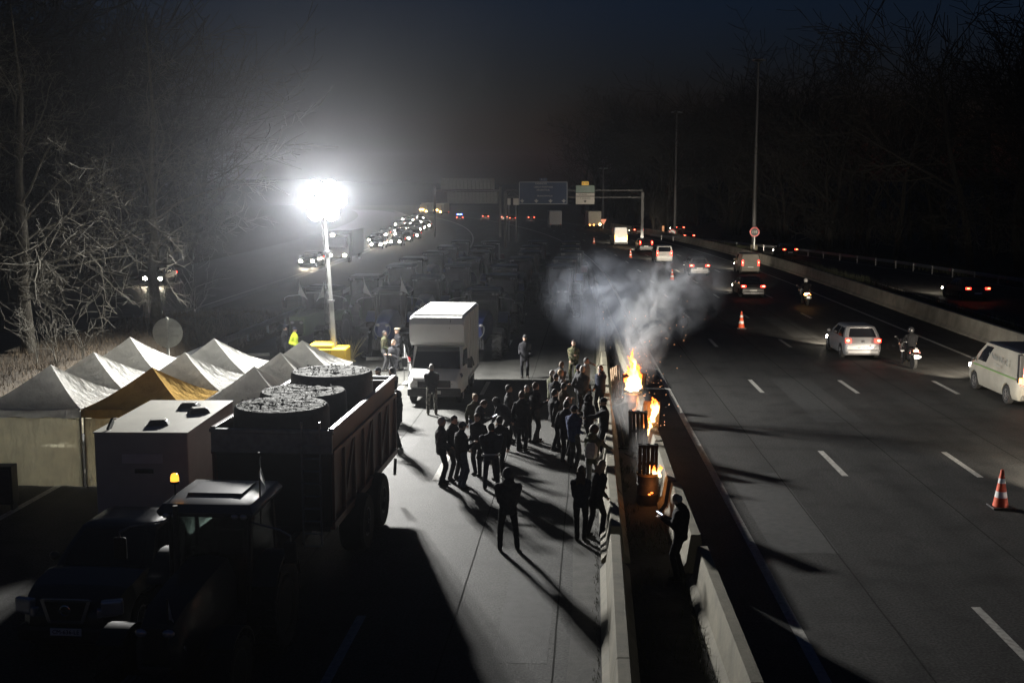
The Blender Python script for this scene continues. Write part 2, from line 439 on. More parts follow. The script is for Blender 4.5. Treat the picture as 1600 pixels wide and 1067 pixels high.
def blades(name, spots, m, hmin, hmax, wid, seed, lean=.35):
    r = random.Random(seed); v = []; f = []
    for (x, y, z, k) in spots:
        a = r.uniform(0, 6.283); h = r.uniform(hmin, hmax) * k; l = r.uniform(0, lean) * h; c, s = math.cos(a), math.sin(a); a2 = r.uniform(0, 6.283)
        o = len(v); v += [(x - c * wid, y - s * wid, z), (x + c * wid, y + s * wid, z), (x + l * math.cos(a2), y + l * math.sin(a2), z + h)]; f.append((o, o + 1, o + 2))
    me = bpy.data.meshes.new(name); me.from_pydata(v, [], f); me.materials.append(m); me.update()
    return stuff(put(name, me))
M_DRY = mat('dry_grass', (.085, .06, .034), .9, var=.4, scale=3)
M_DKG = mat('winter_grass', (.055, .06, .03), .9, var=.4, scale=3)
r = random.Random(11); sp = []
for _ in range(15000):
    y = r.uniform(12, 66); x = lx(-16.3, y) - r.uniform(0, 5.6); sp.append((x, y, bank_h(x, y) - .02, 1))
blades('bank_grass', sp, M_DRY, .08, .4, .012, 1, .9)
sp = []
for _ in range(9000):
    y = r.uniform(10, 60); lo, hi = left_bar(y) + .3, right_bar(y) - .28
    if hi - lo < .1: continue
    u = r.random(); x = lo + (hi - lo) * u
    if noise.noise((x * 1.2, y * .8, 0)) < -.05 and u < .85: continue
    sp.append((x, y, .0, 1.5 if u > .85 or u < .1 else 1))
blades('median_grass', sp, M_DKG, .05, .24, .008, 2, .8)
sp = []
for _ in range(16000):
    y = r.uniform(45, 170); x = 22.2 + bend(y) + r.uniform(0, 2.4); sp.append((x, y, -.03, 1))
for _ in range(7000):
    y = r.uniform(50, 170); x = exit_r(y) + r.uniform(.4, 5); sp.append((x, y, -.03, 1))
blades('verge_grass', sp, M_DKG, .35, 1.0, .025, 3)
sp = []
for _ in range(1500):
    y = r.uniform(8, 60); sp.append((left_bar(y) - .33 - abs(r.gauss(0, .05)), y, 0, 1))
blades('kerb_weeds', sp, M_DKG, .03, .1, .007, 4)

# ------------------------------------------------------------------ bare trees
M_BARK = mat('bark', (.06, .053, .04), .9, var=.45, scale=5, bump=.6, bscale=20)
M_TWIG = mat('twig', (.075, .068, .052), .85, var=.35, scale=2)
M_WOODDK = mat('distant_bark', (.02, .018, .015), .95, var=.3, scale=.5)
def branch(bt, bc, p, d, L, r0, lev, rg, droop, spread, kids, minr, bent=.25, sides=(7, 5, 4, 3, 3)):
    """grow one limb as a crooked tapering tube; the trunk goes to bt, all the rest to bc"""
    n = 6 if lev < 2 else 4
    pts = [p.copy()]; dr = d.normalized(); rad = [r0]
    for i in range(n):
        dr = (dr + Vector((rg.gauss(0, bent), rg.gauss(0, bent), rg.gauss(0, bent * .7) + (droop[lev] if lev < len(droop) else 0) / n))).normalized()
        pts.append(pts[-1] + dr * (L / n)); rad.append(max(minr, r0 * (1 - .72 * (i + 1) / n)))
    (bt if lev == 0 else bc).tube(pts, rad, sides[min(lev, 4)], 0, cap=False)
    if lev >= len(kids): return
    for k in range(kids[lev]):
        t = (.3 if lev == 0 else .18) + (.7 if lev == 0 else .8) * (k + rg.random()) / kids[lev]
        i = min(n - 1, int(t * n)); q = pts[i].lerp(pts[i + 1], t * n - i)
        ax = (pts[i + 1] - pts[i]).normalized(); side = ax.orthogonal().normalized(); side.rotate(Matrix.Rotation(rg.uniform(0, 6.283), 3, ax))
        nd = (ax * rg.uniform(.35, .8) + side * rg.uniform(.6, 1.0) * spread)
        branch(bt, bc, q, nd, L * rg.uniform(.38, .62), max(minr, rad[i] * rg.uniform(.45, .65)), lev + 1, rg, droop, spread, kids, minr, bent, sides)
# the large tree by the tents: trunk, then limbs that reach over towards the light
def big_tree(loc, label, seed, H, reach):
    rg = random.Random(seed); t = thing('bare_tree', label, 'tree', loc); bt, bc = MB(), MB()
    path = [Vector((0, 0, -.3)), Vector((.05, 0, 1.2)), Vector((-.1, .1, 2.6)), Vector((.1, 0, 4.2)), Vector((.0, .1, 7)), Vector((.3, 0, 10)), Vector((.1, 0, H))]
    bt.tube(path, [.34, .25, .23, .2, .15, .09, .02], 9, 0)
    for (z, dx, dy, dz, L, r0) in reach:
        d = Vector((dx, dy, dz))
        branch(bt, bc, Vector((.02, .03, z)), d, L, r0, 1, rg, (0, -.25, -.35, -.1, .2), 1.0, (0, 6, 5, 4), .008, .22)
    bt.build('trunk', M_BARK, t, smooth=80, recalc=False); bc.build('crown', M_TWIG, t, recalc=False)
    return t
reach = [(3.3, 1, -.25, .35, 5.2, .075), (3.5, 1, .3, .5, 5.0, .08), (3.0, .9, .1, .1, 4.2, .06), (3.9, .9, -.4, .7, 4.6, .07), (4.5, .8, .35, .9, 4.6, .07), (5.2, .7, -.3, 1.1, 4.4, .06),
         (4.2, -.7, -.6, .6, 3.6, .06), (5.0, -.8, .4, .7, 3.5, .06), (6.0, .8, 0, 1.2, 4.2, .06), (6.8, -.5, .3, 1, 3.6, .05), (7.5, .6, -.2, 1.3, 3.8, .05), (3.6, .2, -.9, .3, 3.2, .05), (9, .5, .3, 1.3, 3.2, .04), (9.8, -.4, 0, 1.2, 2.8, .04), (2.2, .5, -.6, .4, 2.2, .035)]
tz = G(20, 560, 1.1)
big_tree((tz.x + .6, tz.y, 1.1), 'large bare tree on the earth bank, its branches lit beside the tents', 5, 13.5, reach)
reach2 = [(3.5, .6, -.3, .9, 4, .05), (4.5, -.5, .3, .9, 4, .05), (5.5, .7, .3, 1.1, 4, .05), (6.5, -.5, -.3, 1.1, 3.5, .045), (7.5, .5, .2, 1.2, 3.4, .04), (8.5, .2, .5, 1.2, 3, .04), (9.5, .5, 0, 1.2, 3, .035), (5, .8, 0, .8, 4.5, .05)]
big_tree((-19.3, 54, 1.1), 'slimmer bare tree rising behind the large lit tree', 8, 14.5, reach2)
# slender saplings on the bank behind the tents
for i, (px, py, h, nm) in enumerate([(58, 590, 2.6, 'sapling with three bare stems left of the nearest white peak'), (90, 585, 2.2, 'thin bare sapling above the slope of the nearest white peak'),
                          (232, 540, 3.4, 'bare sapling leaning just left of the round sign'), (290, 545, 3.6, 'bare sapling growing just right of the round sign'), (130, 575, 1.8, 'short bare sapling between the first and second white peaks'), (315, 540, 2.8, 'bare sapling standing right of the sign above the far tents')]):
    q = G(px, py, 1.0 if i in (0, 1, 4) else .6); rg = random.Random(40 + i); t = thing('sapling', nm, 'sapling', (q.x, q.y, bank_h(q.x, q.y) - .1)); bt, bc = MB(), MB()
    for s in range(3):
        branch(bt, bc, Vector((0, 0, 0)), Vector((rg.uniform(-.4, .4), rg.uniform(-.3, .3), 1)), h * rg.uniform(.7, 1), .022, 0, rg, (.1, .1, .1), .7, (5, 4), .006, .1, (5, 4, 3, 3, 3))
    bt.build('stem', M_TWIG, t, recalc=False); bc.build('twigs', M_TWIG, t, recalc=False)

# the woods on either side: one mass of bare trees each
def tree_proto(seed, H):
    rg = random.Random(seed); b = MB()
    branch(b, b, Vector((0, 0, 0)), Vector((0, 0, 1)), H, H * .018, 0, rg, (0, .25, .25, .2), .75, (9, 6, 4), .03, .09, (6, 4, 3, 3, 3))
    for k in range(5):
        a = rg.uniform(0, 6.28); branch(b, b, Vector((math.cos(a), math.sin(a), 0)), Vector((rg.uniform(-.4, .4), rg.uniform(-.4, .4), 1)), H * .3, .04, 1, rg, (0, .2, .2), .8, (0, 6, 4), .025, .12, (4, 3, 3, 3, 3))
    return np.array(b.v), b.f
protos = [tree_proto(60 + i, 16) for i in range(5)]
def woods(name, places, seed):
    rg = random.Random(seed); V = []; F = []; off = 0
    for (x, y, z, k) in places:
        pv, pf = protos[rg.randrange(5)]; a = rg.uniform(0, 6.28); c, s = math.cos(a), math.sin(a)
        V.append(np.stack([(pv[:, 0] * c - pv[:, 1] * s) * k * 1.15 + x, (pv[:, 0] * s + pv[:, 1] * c) * k * 1.15 + y, pv[:, 2] * k + z], 1))
        F += [tuple(i + off for i in f) for f in pf]; off += len(pv)
    me = bpy.data.meshes.new(name); me.from_pydata(np.concatenate(V).tolist(), [], F); me.materials.append(M_WOODDK); me.update()
    return stuff(put(name, me))
rg = random.Random(5); pl = []
for _ in range(150):                    # right: from beyond the guardrail, climbing towards the frame's edge
    y = 75 + 300 * rg.random() ** 1.5
    x = exit_r(min(y, 190)) + 4 + bend(y) * (.5 if y > 190 else 0) + rg.random() ** 1.3 * 42
    pl.append((x, y, 0, rg.uniform(.8, 1.25) * (1.0 if y < 200 else 1.2)))
woods('right_woodland', pl, 1)
pl = []
for _ in range(120):
    y = 62 + 240 * rg.random() ** 1.2; x = -41 - rg.random() ** 1.2 * 40 + bend(y) * .6
    if x > -.31 * y: x -= .31 * y - 20
    pl.append((x, y, 0, rg.uniform(.9, 1.4)))
woods('left_woodland', pl, 2)
# wooded hills at the end of the road, dark against the sky
b = MB(); vs = []; n = 60
for i in range(n + 1):
    a = -1.25 + 2.5 * i / n; d = 620
    hh = 9 + 7 * abs(a) + 4 * noise.noise((i * .35, 0, 0)) + 2.2 * noise.noise((i * 1.3, 4, 0)) + (16 if a > .3 else 0) * min(1, (a - .3) * 3)
    for (dd, z) in ((-70, -.05), (-20, hh * .6), (0, hh), (40, hh * 1.1), (160, -.05)):
        vs.append((math.sin(a) * (d + dd), math.cos(a) * (d + dd), z))
b.add(vs, [(i * 5 + k, i * 5 + 5 + k, i * 5 + 6 + k, i * 5 + 1 + k) for i in range(n) for k in range(4)])
structure(b.build('hills', M_WOODDK, smooth=180))
# ------------------------------------------------------------------ vehicles
def wheel_parts(parent, pos, r, w, side, rimr=.62, rim_m=None, name='wheel'):
    wh = bpy.data.objects.new(name, None); COL.objects.link(wh); wh.parent = parent; wh.location = pos
    key = (round(r, 3), round(w, 3), side, rimr, (rim_m or M_RIM).name)
    if key not in WHEELS:
        h = w / 2; b = MB().lathe([(r * rimr, -h * .9), (r * .9, -h), (r * .985, -h * .8), (r, -h * .3), (r, h * .3), (r * .985, h * .8), (r * .9, h), (r * rimr, h * .9)], 24, axis=0)
        tm = b.mesh('tyre', [M_RUB], 40)
        b = MB(); s = side
        b.lathe([(r * rimr, s * h * .6), (r * rimr * .98, s * h * .95), (r * rimr * .86, s * h * .92), (r * rimr * .8, s * h * .55), (r * .1, s * h * .5)], 20, axis=0)
        for k in range(5):
            a = 2 * math.pi * k / 5; c, q = math.cos(a), math.sin(a)
            b.tube([(s * h * .9, r * .08 * c, r * .08 * q), (s * h * .82, r * rimr * .88 * c, r * rimr * .88 * q)], [(r * .09, r * .05), (r * .07, r * .05)], 4)
        b.lathe([(r * .13, s * h * .5), (r * .12, s * h * .98), (r * .04, s * h)], 8, axis=0)
        WHEELS[key] = (tm, b.mesh('rim', [rim_m or M_RIM], 40))
    tm, rm = WHEELS[key]
    put('tyre', tm, wh); put('rim', rm, wh)
    return wh
WHEELS = {}
def lerp(a, b, t): return a + (b - a) * t
def interp(tab, y):
    for (a, va), (b, vb) in zip(tab, tab[1:]):
        if y <= b: return va if y <= a else lerp(va, vb, (y - a) / (b - a))
    return tab[-1][1]

def make_car(name, label, cat, P, group=None):
    t = thing(name, label, cat, group=group)
    L, Wd, H, belt, hood, r = P['L'], P['W'] / 2, P['H'], P['belt'], P['hood'], P['r']
    paint = P['paint']; lower_m = P.get('lower', M_BLACK); ax = P['axles']; van = P.get('van', False)
    yr, yf = -L / 2, L / 2; ra = r + .055; zb0 = P.get('zb', .2)
    cb0, cb1, ct0, ct1 = P['cab']                       # cabin: rear/front at the belt, rear/front at the roof
    deck = P.get('deck', belt - .03)
    top = [(yr, deck - .25 if not van else belt), (yr + .1, deck - .02 if not van else belt), (cb0 + .05, belt), (cb1 - .1, belt), (cb1 + .15, hood + .03), (yf - .55, hood - .06), (yf - .12, hood - .2), (yf, hood - .38)]
    wid = [(yr, Wd * .86), (yr + .12, Wd * .95), (yr + .5, Wd), (yf - .75, Wd), (yf - .25, Wd * .92), (yf, Wd * .72)]
    Y = sorted(set([round(q, 3) for q in [yr, yr + .06, yr + .12, yr + .3, yr + .5, cb0 + .05, 0, cb1 - .1, cb1 + .15, yf - .75, yf - .55, yf - .25, yf - .12, yf] +
                    [a + ra * s for a in ax for s in (-1.001, -.97, -.8, -.5, 0, .5, .8, .97, 1.001)]]))
    rings = []
    for y in Y:
        w = interp(wid, y); zt = interp(top, y); zb = zb0
        if y > yf - .1 or y < yr + .1: zb = zb0 + .08
        for a in ax:
            if abs(y - a) < ra: zb = max(zb, r + math.sqrt(ra * ra - (y - a) ** 2))
        zt = max(zt, zb + .1); m1 = min(zt - .06, max(zb + .02, zb0 + .18)); m2 = max(m1 + .01, zt - .22)
        half = [(w * .93, zb), (w * .995, m1 if m1 > zb else zb + .01), (w * 1.0, lerp(m1, m2, .5)), (w * .975, max(m2, m1 + .02)), (w * .93, zt - .02), (w * .8, zt), (w * .4, zt + .02)]
        rings.append([(-x, y, z) for x, z in half] + [(x, y, z) for x, z in half[::-1]])
    MB().loft(rings).build('body', paint, t, smooth=35)
    # cabin
    wb = Wd * P.get('wb', .94); wt = Wd * P.get('wt', .74); ch = .09
    def ring(y0, y1, w, z, c=ch): return [(-w + c, y0, z), (w - c, y0, z), (w, y0 + c, z), (w, y1 - c, z), (w - c, y1, z), (-w + c, y1, z), (-w, y1 - c, z), (-w, y0 + c, z)]
    zt = H - .05
    roof_m = P.get('roof', paint)
    cab = MB()
    mid = P.get('mid')                                  # a van's wall bulges a little
    rr = [ring(cb0, cb1, wb, belt - .05)]
    rr += [ring(lerp(cb0, ct0, .5), lerp(cb1, ct1, .5) + .04, lerp(wb, wt, .5) + .03, (belt - .05 + zt) / 2)]
    rr += [ring(ct0, ct1, wt, zt)]
    cab.loft(rr)
    cab.build('cabin', paint, t, smooth=30)
    MB().loft([ring(ct0, ct1, wt, zt), ring(ct0 + .05, ct1 - .08, wt - .05, H - .01), ring(ct0 + .3, ct1 - .35, wt - .25, H)]).build('roof', roof_m, t, smooth=50)
    # glazing: each pane a thin block standing a few millimetres proud of the cabin skin
    def skin(side, u, v):
        z = lerp(belt - .05, zt, v); k = v
        bul = .03 * (1 - abs(2 * v - 1))
        y0, y1 = lerp(cb0, ct0, k), lerp(cb1, ct1, k) + .04 * (1 - abs(2 * v - 1)); w = lerp(wb, wt, k) + bul
        if side == 'rear': return Vector((lerp(-w + ch, w - ch, u), y0, z))
        if side == 'front': return Vector((lerp(-w + ch, w - ch, u), y1, z))
        x = w if side == 'right' else -w
        return Vector((x, lerp(y0 + ch, y1 - ch, u), z))
    def pane(side, u0, u1, v0, v1, m=M_GLASS, nm='window', tilt=0):
        nr = {'rear': Vector((0, -1, 0)), 'front': Vector((0, 1, 0)), 'left': Vector((-1, 0, 0)), 'right': Vector((1, 0, 0))}[side]
        b = MB(); n = 4; A = []
        for j in range(n + 1):
            v = lerp(v0, v1, j / n)
            A.append((skin(side, lerp(u0, u0 + tilt, j / n), v), skin(side, lerp(u1, u1 - tilt, j / n), v)))
        vs = [p + nr * .008 for q in A for p in q] + [p - nr * .004 for q in A for p in q]; k = 2 * (n + 1)
        fs = [(2 * j, 2 * j + 1, 2 * j + 3, 2 * j + 2) for j in range(n)] + [(k + 2 * j, k + 2 * j + 2, k + 2 * j + 3, k + 2 * j + 1) for j in range(n)]
        fs += [(2 * j, 2 * j + 2, k + 2 * j + 2, k + 2 * j) for j in range(n)] + [(2 * j + 1, k + 2 * j + 1, k + 2 * j + 3, 2 * j + 3) for j in range(n)] + [(0, k, k + 1, 1), (2 * n, 2 * n + 1, k + 2 * n + 1, k + 2 * n)]
        b.add(vs, fs); return b.build(nm, m, t)
    if P.get('rear_win', True):
        pane('rear', .06, .94, .2, .9) if not van else [pane('rear', .07, .47, .4, .88), pane('rear', .53, .93, .4, .88)]
    pane('front', .03, .97, .1, .94, nm='windshield')
    for s in ('left', 'right'):
        for (u0, u1) in P['side_win']: pane(s, u0, u1, .14, .88)
    # lamps, plate, bumpers, mirrors
    for s in (-1, 1):
        tz, th, tw = P['tail']
        o = MB().box((s * (Wd * .80 - tw * .1), yr + .075, tz), (tw, .16, th), rot=(0, 0, s * .22)).build('tail_light', P.get('tail_m', M_TAIL), t, bevel=.02)
        MB().ell((s * (Wd * .80), yr - .015, tz + th * .1), (tw * .26, .02, min(th * .3, .05))).build('bulb', P.get('hot_m', M_TAILHOT), o)
        o = MB().box((s * (Wd * .70), yf - .13, hood - .34), (.34, .2, .15), rot=(0, 0, -s * .5)).build('headlight', P.get('head_m', M_HEADOFF), t, bevel=.03)
        MB().ell((s * (wb + .13), cb1 - .35, belt + .08), (.1, .07, .085), 8, 6).build('mirror', P.get('mirror_m', paint), t, smooth=60)
    MB().box((0, yr - .005, P.get('plate_z', .62)), (.52, .03, .115)).build('number_plate', M_PLATE, t)
    MB().box((0, yf - .005, .42), (.52, .03, .115)).build('number_plate', M_PLATE, t)
    MB().box((0, yr + .06, .36), (Wd * 1.66, .2, .2)).build('rear_bumper', lower_m if P.get('dark_bumper') else paint, t, bevel=.05)
    MB().box((0, yf - .07, .38), (Wd * 1.38, .2, .24)).build('front_bumper', lower_m if P.get('dark_bumper') else paint, t, bevel=.05)
    MB().box((0, yf - .06, hood - .36), (Wd * .8, .12, .14)).build('grille', M_BLACK, t)
    MB().box((0, (ax[0] + ax[1]) / 2, r), (Wd * 1.15, L * .8, .24)).build('underbody', M_BLACK, t)
    for a in ax:
        for s in (-1, 1): wheel_parts(t, (s * (Wd - .1), a, r), r, .2, s)
    if P.get('beam'):
        for s in (-1, 1): spot(t, (s * Wd * .7, yf + .08, hood - .34), (s * Wd * .7 * .9 , yf + 22, 0.05), P['beam'], P.get('cone', 62), .8, (1, .88, .7), .05)
    return t

HATCH = dict(L=4.0, W=1.72, H=1.48, belt=.95, hood=.92, r=.31, axles=(-1.25, 1.25), cab=(-1.9, 1.05, -1.5, .25), side_win=((.1, .44), (.48, .86)), tail=(.86, .17, .26), paint=M_SILVER, plate_z=.55)
SEDAN = dict(HATCH, L=4.5, W=1.78, H=1.44, axles=(-1.35, 1.4), cab=(-1.75, 1.05, -.95, .2), deck=.98, tail=(.84, .13, .34), belt=.94)
SUV = dict(HATCH, L=4.45, W=1.84, H=1.64, belt=1.06, hood=1.05, r=.35, axles=(-1.3, 1.35), cab=(-2.05, 1.1, -1.7, .3), tail=(.95, .16, .36), plate_z=.72)
KANGOO = dict(HATCH, L=4.2, W=1.82, H=1.82, belt=1.08, hood=1.05, r=.32, axles=(-1.3, 1.35), cab=(-2.08, 1.3, -1.98, .55), wt=.82, tail=(.98, .5, .16), van=True, side_win=((.62, .92),), plate_z=.62)
VAN = dict(HATCH, L=5.0, W=1.95, H=1.97, belt=1.12, hood=1.18, r=.34, axles=(-1.55, 1.55), cab=(-2.48, 1.85, -2.42, .85), wt=.84, tail=(1.1, .62, .15), van=True, side_win=((.735, .93),), dark_bumper=True, zb=.24, plate_z=.78)
def paint(name, c, rough=.35, metal=.1): return mat(name, c, rough, metal, var=.12, scale=1.5, coat=.25)
P_WHITE = paint('car_white', (.62, .62, .6), .42, 0); P_DARK = paint('car_dark', (.018, .018, .02)); P_GREY = paint('car_grey', (.11, .11, .115), .35, .4); P_BLUE = paint('car_blue', (.02, .03, .07))
def at(o, px, py, rz=0.0, dx=0, dy=0):
    q = G(px, py); o.location = (q.x + dx, q.y + dy, 0); o.rotation_euler = (0, 0, rz); return o
B = HEAD_I
# the near silver-white hatchback
car = make_car('hatchback', 'pale silver hatchback driving away, its rear brightly lit, left of the dark motorcyclist', 'car', dict(HATCH, paint=paint('car_silver', (.27, .27, .28), .4, .3), head_m=M_HEAD, beam=B))
at(car, 1348, 562, 0, 0, 2.0)
lettering('BM-167-FA', .1, M_BLACK, car, (0, -2.0 - .0215, .55), (R(90), 0, 0))
bd = MB()
for k in (0, 1): bd.tube([(-.07, -2.0, .78 + .05 * k), (0, -2.01, .83 + .05 * k), (.07, -2.0, .78 + .05 * k)], .012, 4)
bd.build('badge', M_RIM, car)
MB().box((0, -1.52, 1.42), (1.0, .14, .03)).build('spoiler', paint('car_silver', (.5, .5, .5)), car, bevel=.01)
# the van at the frame's right edge
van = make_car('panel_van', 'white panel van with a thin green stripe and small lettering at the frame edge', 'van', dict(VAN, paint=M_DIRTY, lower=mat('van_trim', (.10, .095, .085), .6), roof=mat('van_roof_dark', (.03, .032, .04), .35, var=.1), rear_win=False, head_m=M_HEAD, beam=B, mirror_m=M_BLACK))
q = G(1570, 630); van.location = (q.x + .95, q.y + 1.55, 0); van.rotation_euler = (0, 0, R(1))
M_GREENST = mat('green_stripe', (.12, .25, .06), .5, var=.1)
for s in (-1, 1): MB().box((s * .972, -.3, 1.0), (.012, 3.9, .04)).build('stripe', M_GREENST, van)
MB().box((0, -2.515, 1.0), (1.3, .02, .05)).build('stripe', M_GREENST, van)
tw = bpy.data.objects.new
lettering('+ Neo Net 2', .34, mat('van_print', (.12, .13, .13), .6, var=0), van, (-.993, -.75, 1.52), (R(90), R(3), R(-90)))
lettering('proprete', .17, mat('van_print2', (.25, .26, .25), .6, var=0), van, (-1.0, -.7, 1.27), (R(90), R(2), R(-90)))
lettering('DV-', .1, M_BLACK, van, (-.12, -2.5225, .78), (R(90), 0, 0))
for s in (-1, 1): MB().box((s * .86, -2.44, 1.4), (.15, .2, 1.0)).build('corner_trim', M_BLACK, van, bevel=.02)
for s in (-1, 1):
    MB().box((s * .87, -2.545, .98), (.12, .03, .2)).build('indicator', M_AMBER, van, bevel=.01)
    MB().box((s * .55, -2.52, .43), (.26, .04, .07)).build('reflector', M_TAIL, van)
MB().box((0, -2.505, 1.3), (.012, .02, 1.0)).build('door_seam', M_BLACK, van)
# traffic ahead of them
c = make_car('sedan', 'dark sedan with glaring tail lights, just ahead of the pale hatchback', 'car', dict(SEDAN, paint=P_DARK, head_m=M_HEAD, beam=B, lower=P_GREY, dark_bumper=True)); at(c, 1174, 466, R(.5), .1, 2.2)
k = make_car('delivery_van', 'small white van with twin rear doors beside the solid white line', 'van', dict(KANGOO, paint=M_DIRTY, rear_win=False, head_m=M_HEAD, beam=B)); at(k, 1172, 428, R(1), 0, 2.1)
s = make_car('sport_utility_car', 'dark tall car with bright brake lights and pale bumper, behind the smoke', 'car', dict(SUV, paint=P_GREY, roof=P_DARK, head_m=M_HEAD, beam=B)); at(s, 1092, 432, R(1.5), 0, 2.2)
m = make_car('minivan', 'white minivan with large rear window, left of the dark tall car', 'van', dict(KANGOO, paint=P_WHITE, van=False, side_win=((.05, .3), (.34, .6), (.64, .92)), H=1.78, head_m=M_HEAD, beam=B)); at(m, 1037, 411, R(2), 0, 2.1)
c = make_car('estate_car', 'dark car with upright red lights, ahead of the white minivan', 'car', dict(SUV, paint=P_DARK, tail=(1.15, .45, .16), head_m=M_HEAD, beam=B)); at(c, 1008, 394, R(3), 0, 2.2)
c = make_car('delivery_van', 'high white box-shaped van far up the highway with yellowish lamps', 'van', dict(VAN, H=2.5, L=5.6, paint=P_WHITE, rear_win=False, head_m=M_HEAD, beam=B, tail_m=M_AMBER, hot_m=M_AMBER)); at(c, 968, 384, R(4), 0, 2.5)
ex = make_car('sedan', 'black car on the exit road beyond the long highway barrier', 'car', dict(SEDAN, paint=P_DARK, H=1.5, head_m=M_HEAD, tail=(.88, .14, .34), hot_m=mat('tail_orange', (.4, .1, .03), .3, var=0, emit=(1, .3, .08), estr=12), beam=B * .5)); at(ex, 1524, 471, R(4), 0, 2.2)
c = dup(ex, (0, 0, 0), 0, 'black car entering the exit road to the right of the tall lamp post'); at(c, 1232, 402, R(5), 0, 2.2)
c = make_car('sedan', 'distant car with wide orange-red tail lights below the round sign', 'car', dict(SEDAN, paint=mat('car_rust', (.12, .05, .03), .4), head_m=M_HEAD, beam=B * .6)); at(c, 1074, 377, R(7), 0, 2.2); far_car = c
for (px, py, lab) in ((1058, 362, 'farthest car on the exit road, beside the second lamp post'), (994, 366, 'distant dark van with one amber lamp, right of the white box-shaped van')):
    c = dup(far_car, (0, 0, 0), 0, lab); at(c, px, py, R(7))
# far tail lights on the left branch
for i, (px, py, lab) in enumerate([(758, 343, 'leftmost far car with paired red lights under the gantry'), (787, 344, 'second far car of the red-lit group under the gantry'), (800, 346, 'pale far car in the red-lit group under the gantry'), (829, 345, 'rightmost far car with red lights, left of the grey lorry')]):
    c = dup(far_car, (0, 0, 0), 0, lab, 'far cars with red lights'); at(c, px, py, R(7))
# ------------------------------------------------------------------ lorries far up the road
def lorry(label, px, py, bodym, on, S=1.0):
    t = thing('lorry', label, 'lorry'); at(t, px, py, R(4))
    MB().box((0, -1, 2.1), (2.45, 6.4, 2.6)).build('cargo_box', bodym, t, bevel=.05)
    MB().hexa([(-1.15, 2.5, .6), (1.15, 2.5, .6), (1.15, 4.4, .6), (-1.15, 4.4, .6), (-1.1, 2.5, 2.9), (1.1, 2.5, 2.9), (1.1, 4.1, 2.9), (-1.1, 4.1, 2.9)]).build('cab', bodym, t, bevel=.06)
    MB().box((0, -.3, .65), (1, 7.6, .25)).build('chassis', M_DKSTEEL, t)
    for y in (-3, 3.3):
        for s in (-1, 1): wheel_parts(t, (s * 1.05, y, .45), .45, .28, s)
    for s in (-1, 1):
        MB().box((s * .95, -4.22, .8), (.3, .05, .16)).build('tail_light', M_TAIL if on else M_TAILOFF, t)
    return t
lorry('grey box lorry in the far middle, left of the white sign', 866, 356, mat('lorry_grey', (.30, .30, .32), .5), False)
lr = lorry('pale flatbed-like lorry with amber lamps below the white sign', 926, 357, mat('lorry_cream', (.5, .46, .38), .5), True)
MB().ell((1.0, -4.3, .9), (.22, .05, .22)).build('amber_light', mat('amber_bright', (.4, .2, .05), .3, var=0, emit=(1, .55, .15), estr=30), lr)
for x in (-.95, -.2): MB().ell((x, -4.3, .8), (.14, .04, .12)).build('marker_light', M_AMBER, lr)

# ------------------------------------------------------------------ oncoming queue on the opposite carriageway
onc = make_car('oncoming_car', 'oncoming car with white headlights right behind the light mast', 'car', dict(HATCH, paint=P_DARK, head_m=M_HEADOFF) if False else dict(HATCH, paint=P_DARK, head_m=M_HEADOFF, hot_m=mat('head_lamp_hot', (.8, .8, .8), .2, var=0, emit=(1, .86, .64), estr=150), beam=0), 'oncoming cars with headlights on')
for s in (-1, 1): MB().ell((s * .6, 2.0, .62), (.16, .06, .14)).build('lens', MATS['head_lamp_hot'], onc)
spot(onc, (0, 2.2, .65), (0, 20, .1), HEAD_I * .07, 60, .8, (1, .82, .58), .08)
oc = [(487, 416), (587, 381), (621, 384), (635, 378), (648, 373), (600, 372), (614, 366), (632, 362), (646, 362), (638, 354), (650, 356), (660, 360), (655, 350), (664, 352), (642, 348), (626, 371), (640, 371), (653, 363), (624, 355), (634, 347), (658, 345), (649, 343), (667, 357), (592, 388)]
wd = ['leftmost oncoming car, left of the light mast', 'oncoming car alone on the lit stretch of the opposite road', 'first oncoming car of the line along the opposite road edge', 'second oncoming car of the line along the opposite road edge', 'third oncoming car of the line along the opposite road edge',
      'oncoming car behind the one alone on the lit stretch', 'oncoming car at the near left of the dense queue', 'oncoming car low in the middle of the dense queue', 'oncoming car right of the middle of the dense queue', 'oncoming car high in the middle of the dense queue', 'oncoming car near the top of the dense queue', 'oncoming car at the right end of the dense queue', 'oncoming car almost at the head of the dense queue', 'oncoming car at the far head of the dense queue', 'oncoming car at the far left of the dense queue', 'oncoming car pressed between the second and third of the road edge line', 'oncoming car just above the second of the road edge line', 'oncoming car low at the right of the dense queue', 'oncoming car at the left flank of the dense queue', 'oncoming car high at the left of the dense queue', 'oncoming car high at the right of the dense queue', 'highest oncoming car in the middle of the queue head', 'oncoming car at the lower right end of the dense queue', 'oncoming car leading the lit stretch of the opposite road']
for i, ((px, py), l) in enumerate(zip(oc, wd)):
    c = onc if i == 0 else copy_tree(onc)
    c['label'] = l; q = G(px, py); c.location = (q.x, q.y, 0); c.rotation_euler = (0, 0, R(178) + max(0, q.y - 130) * .0007)
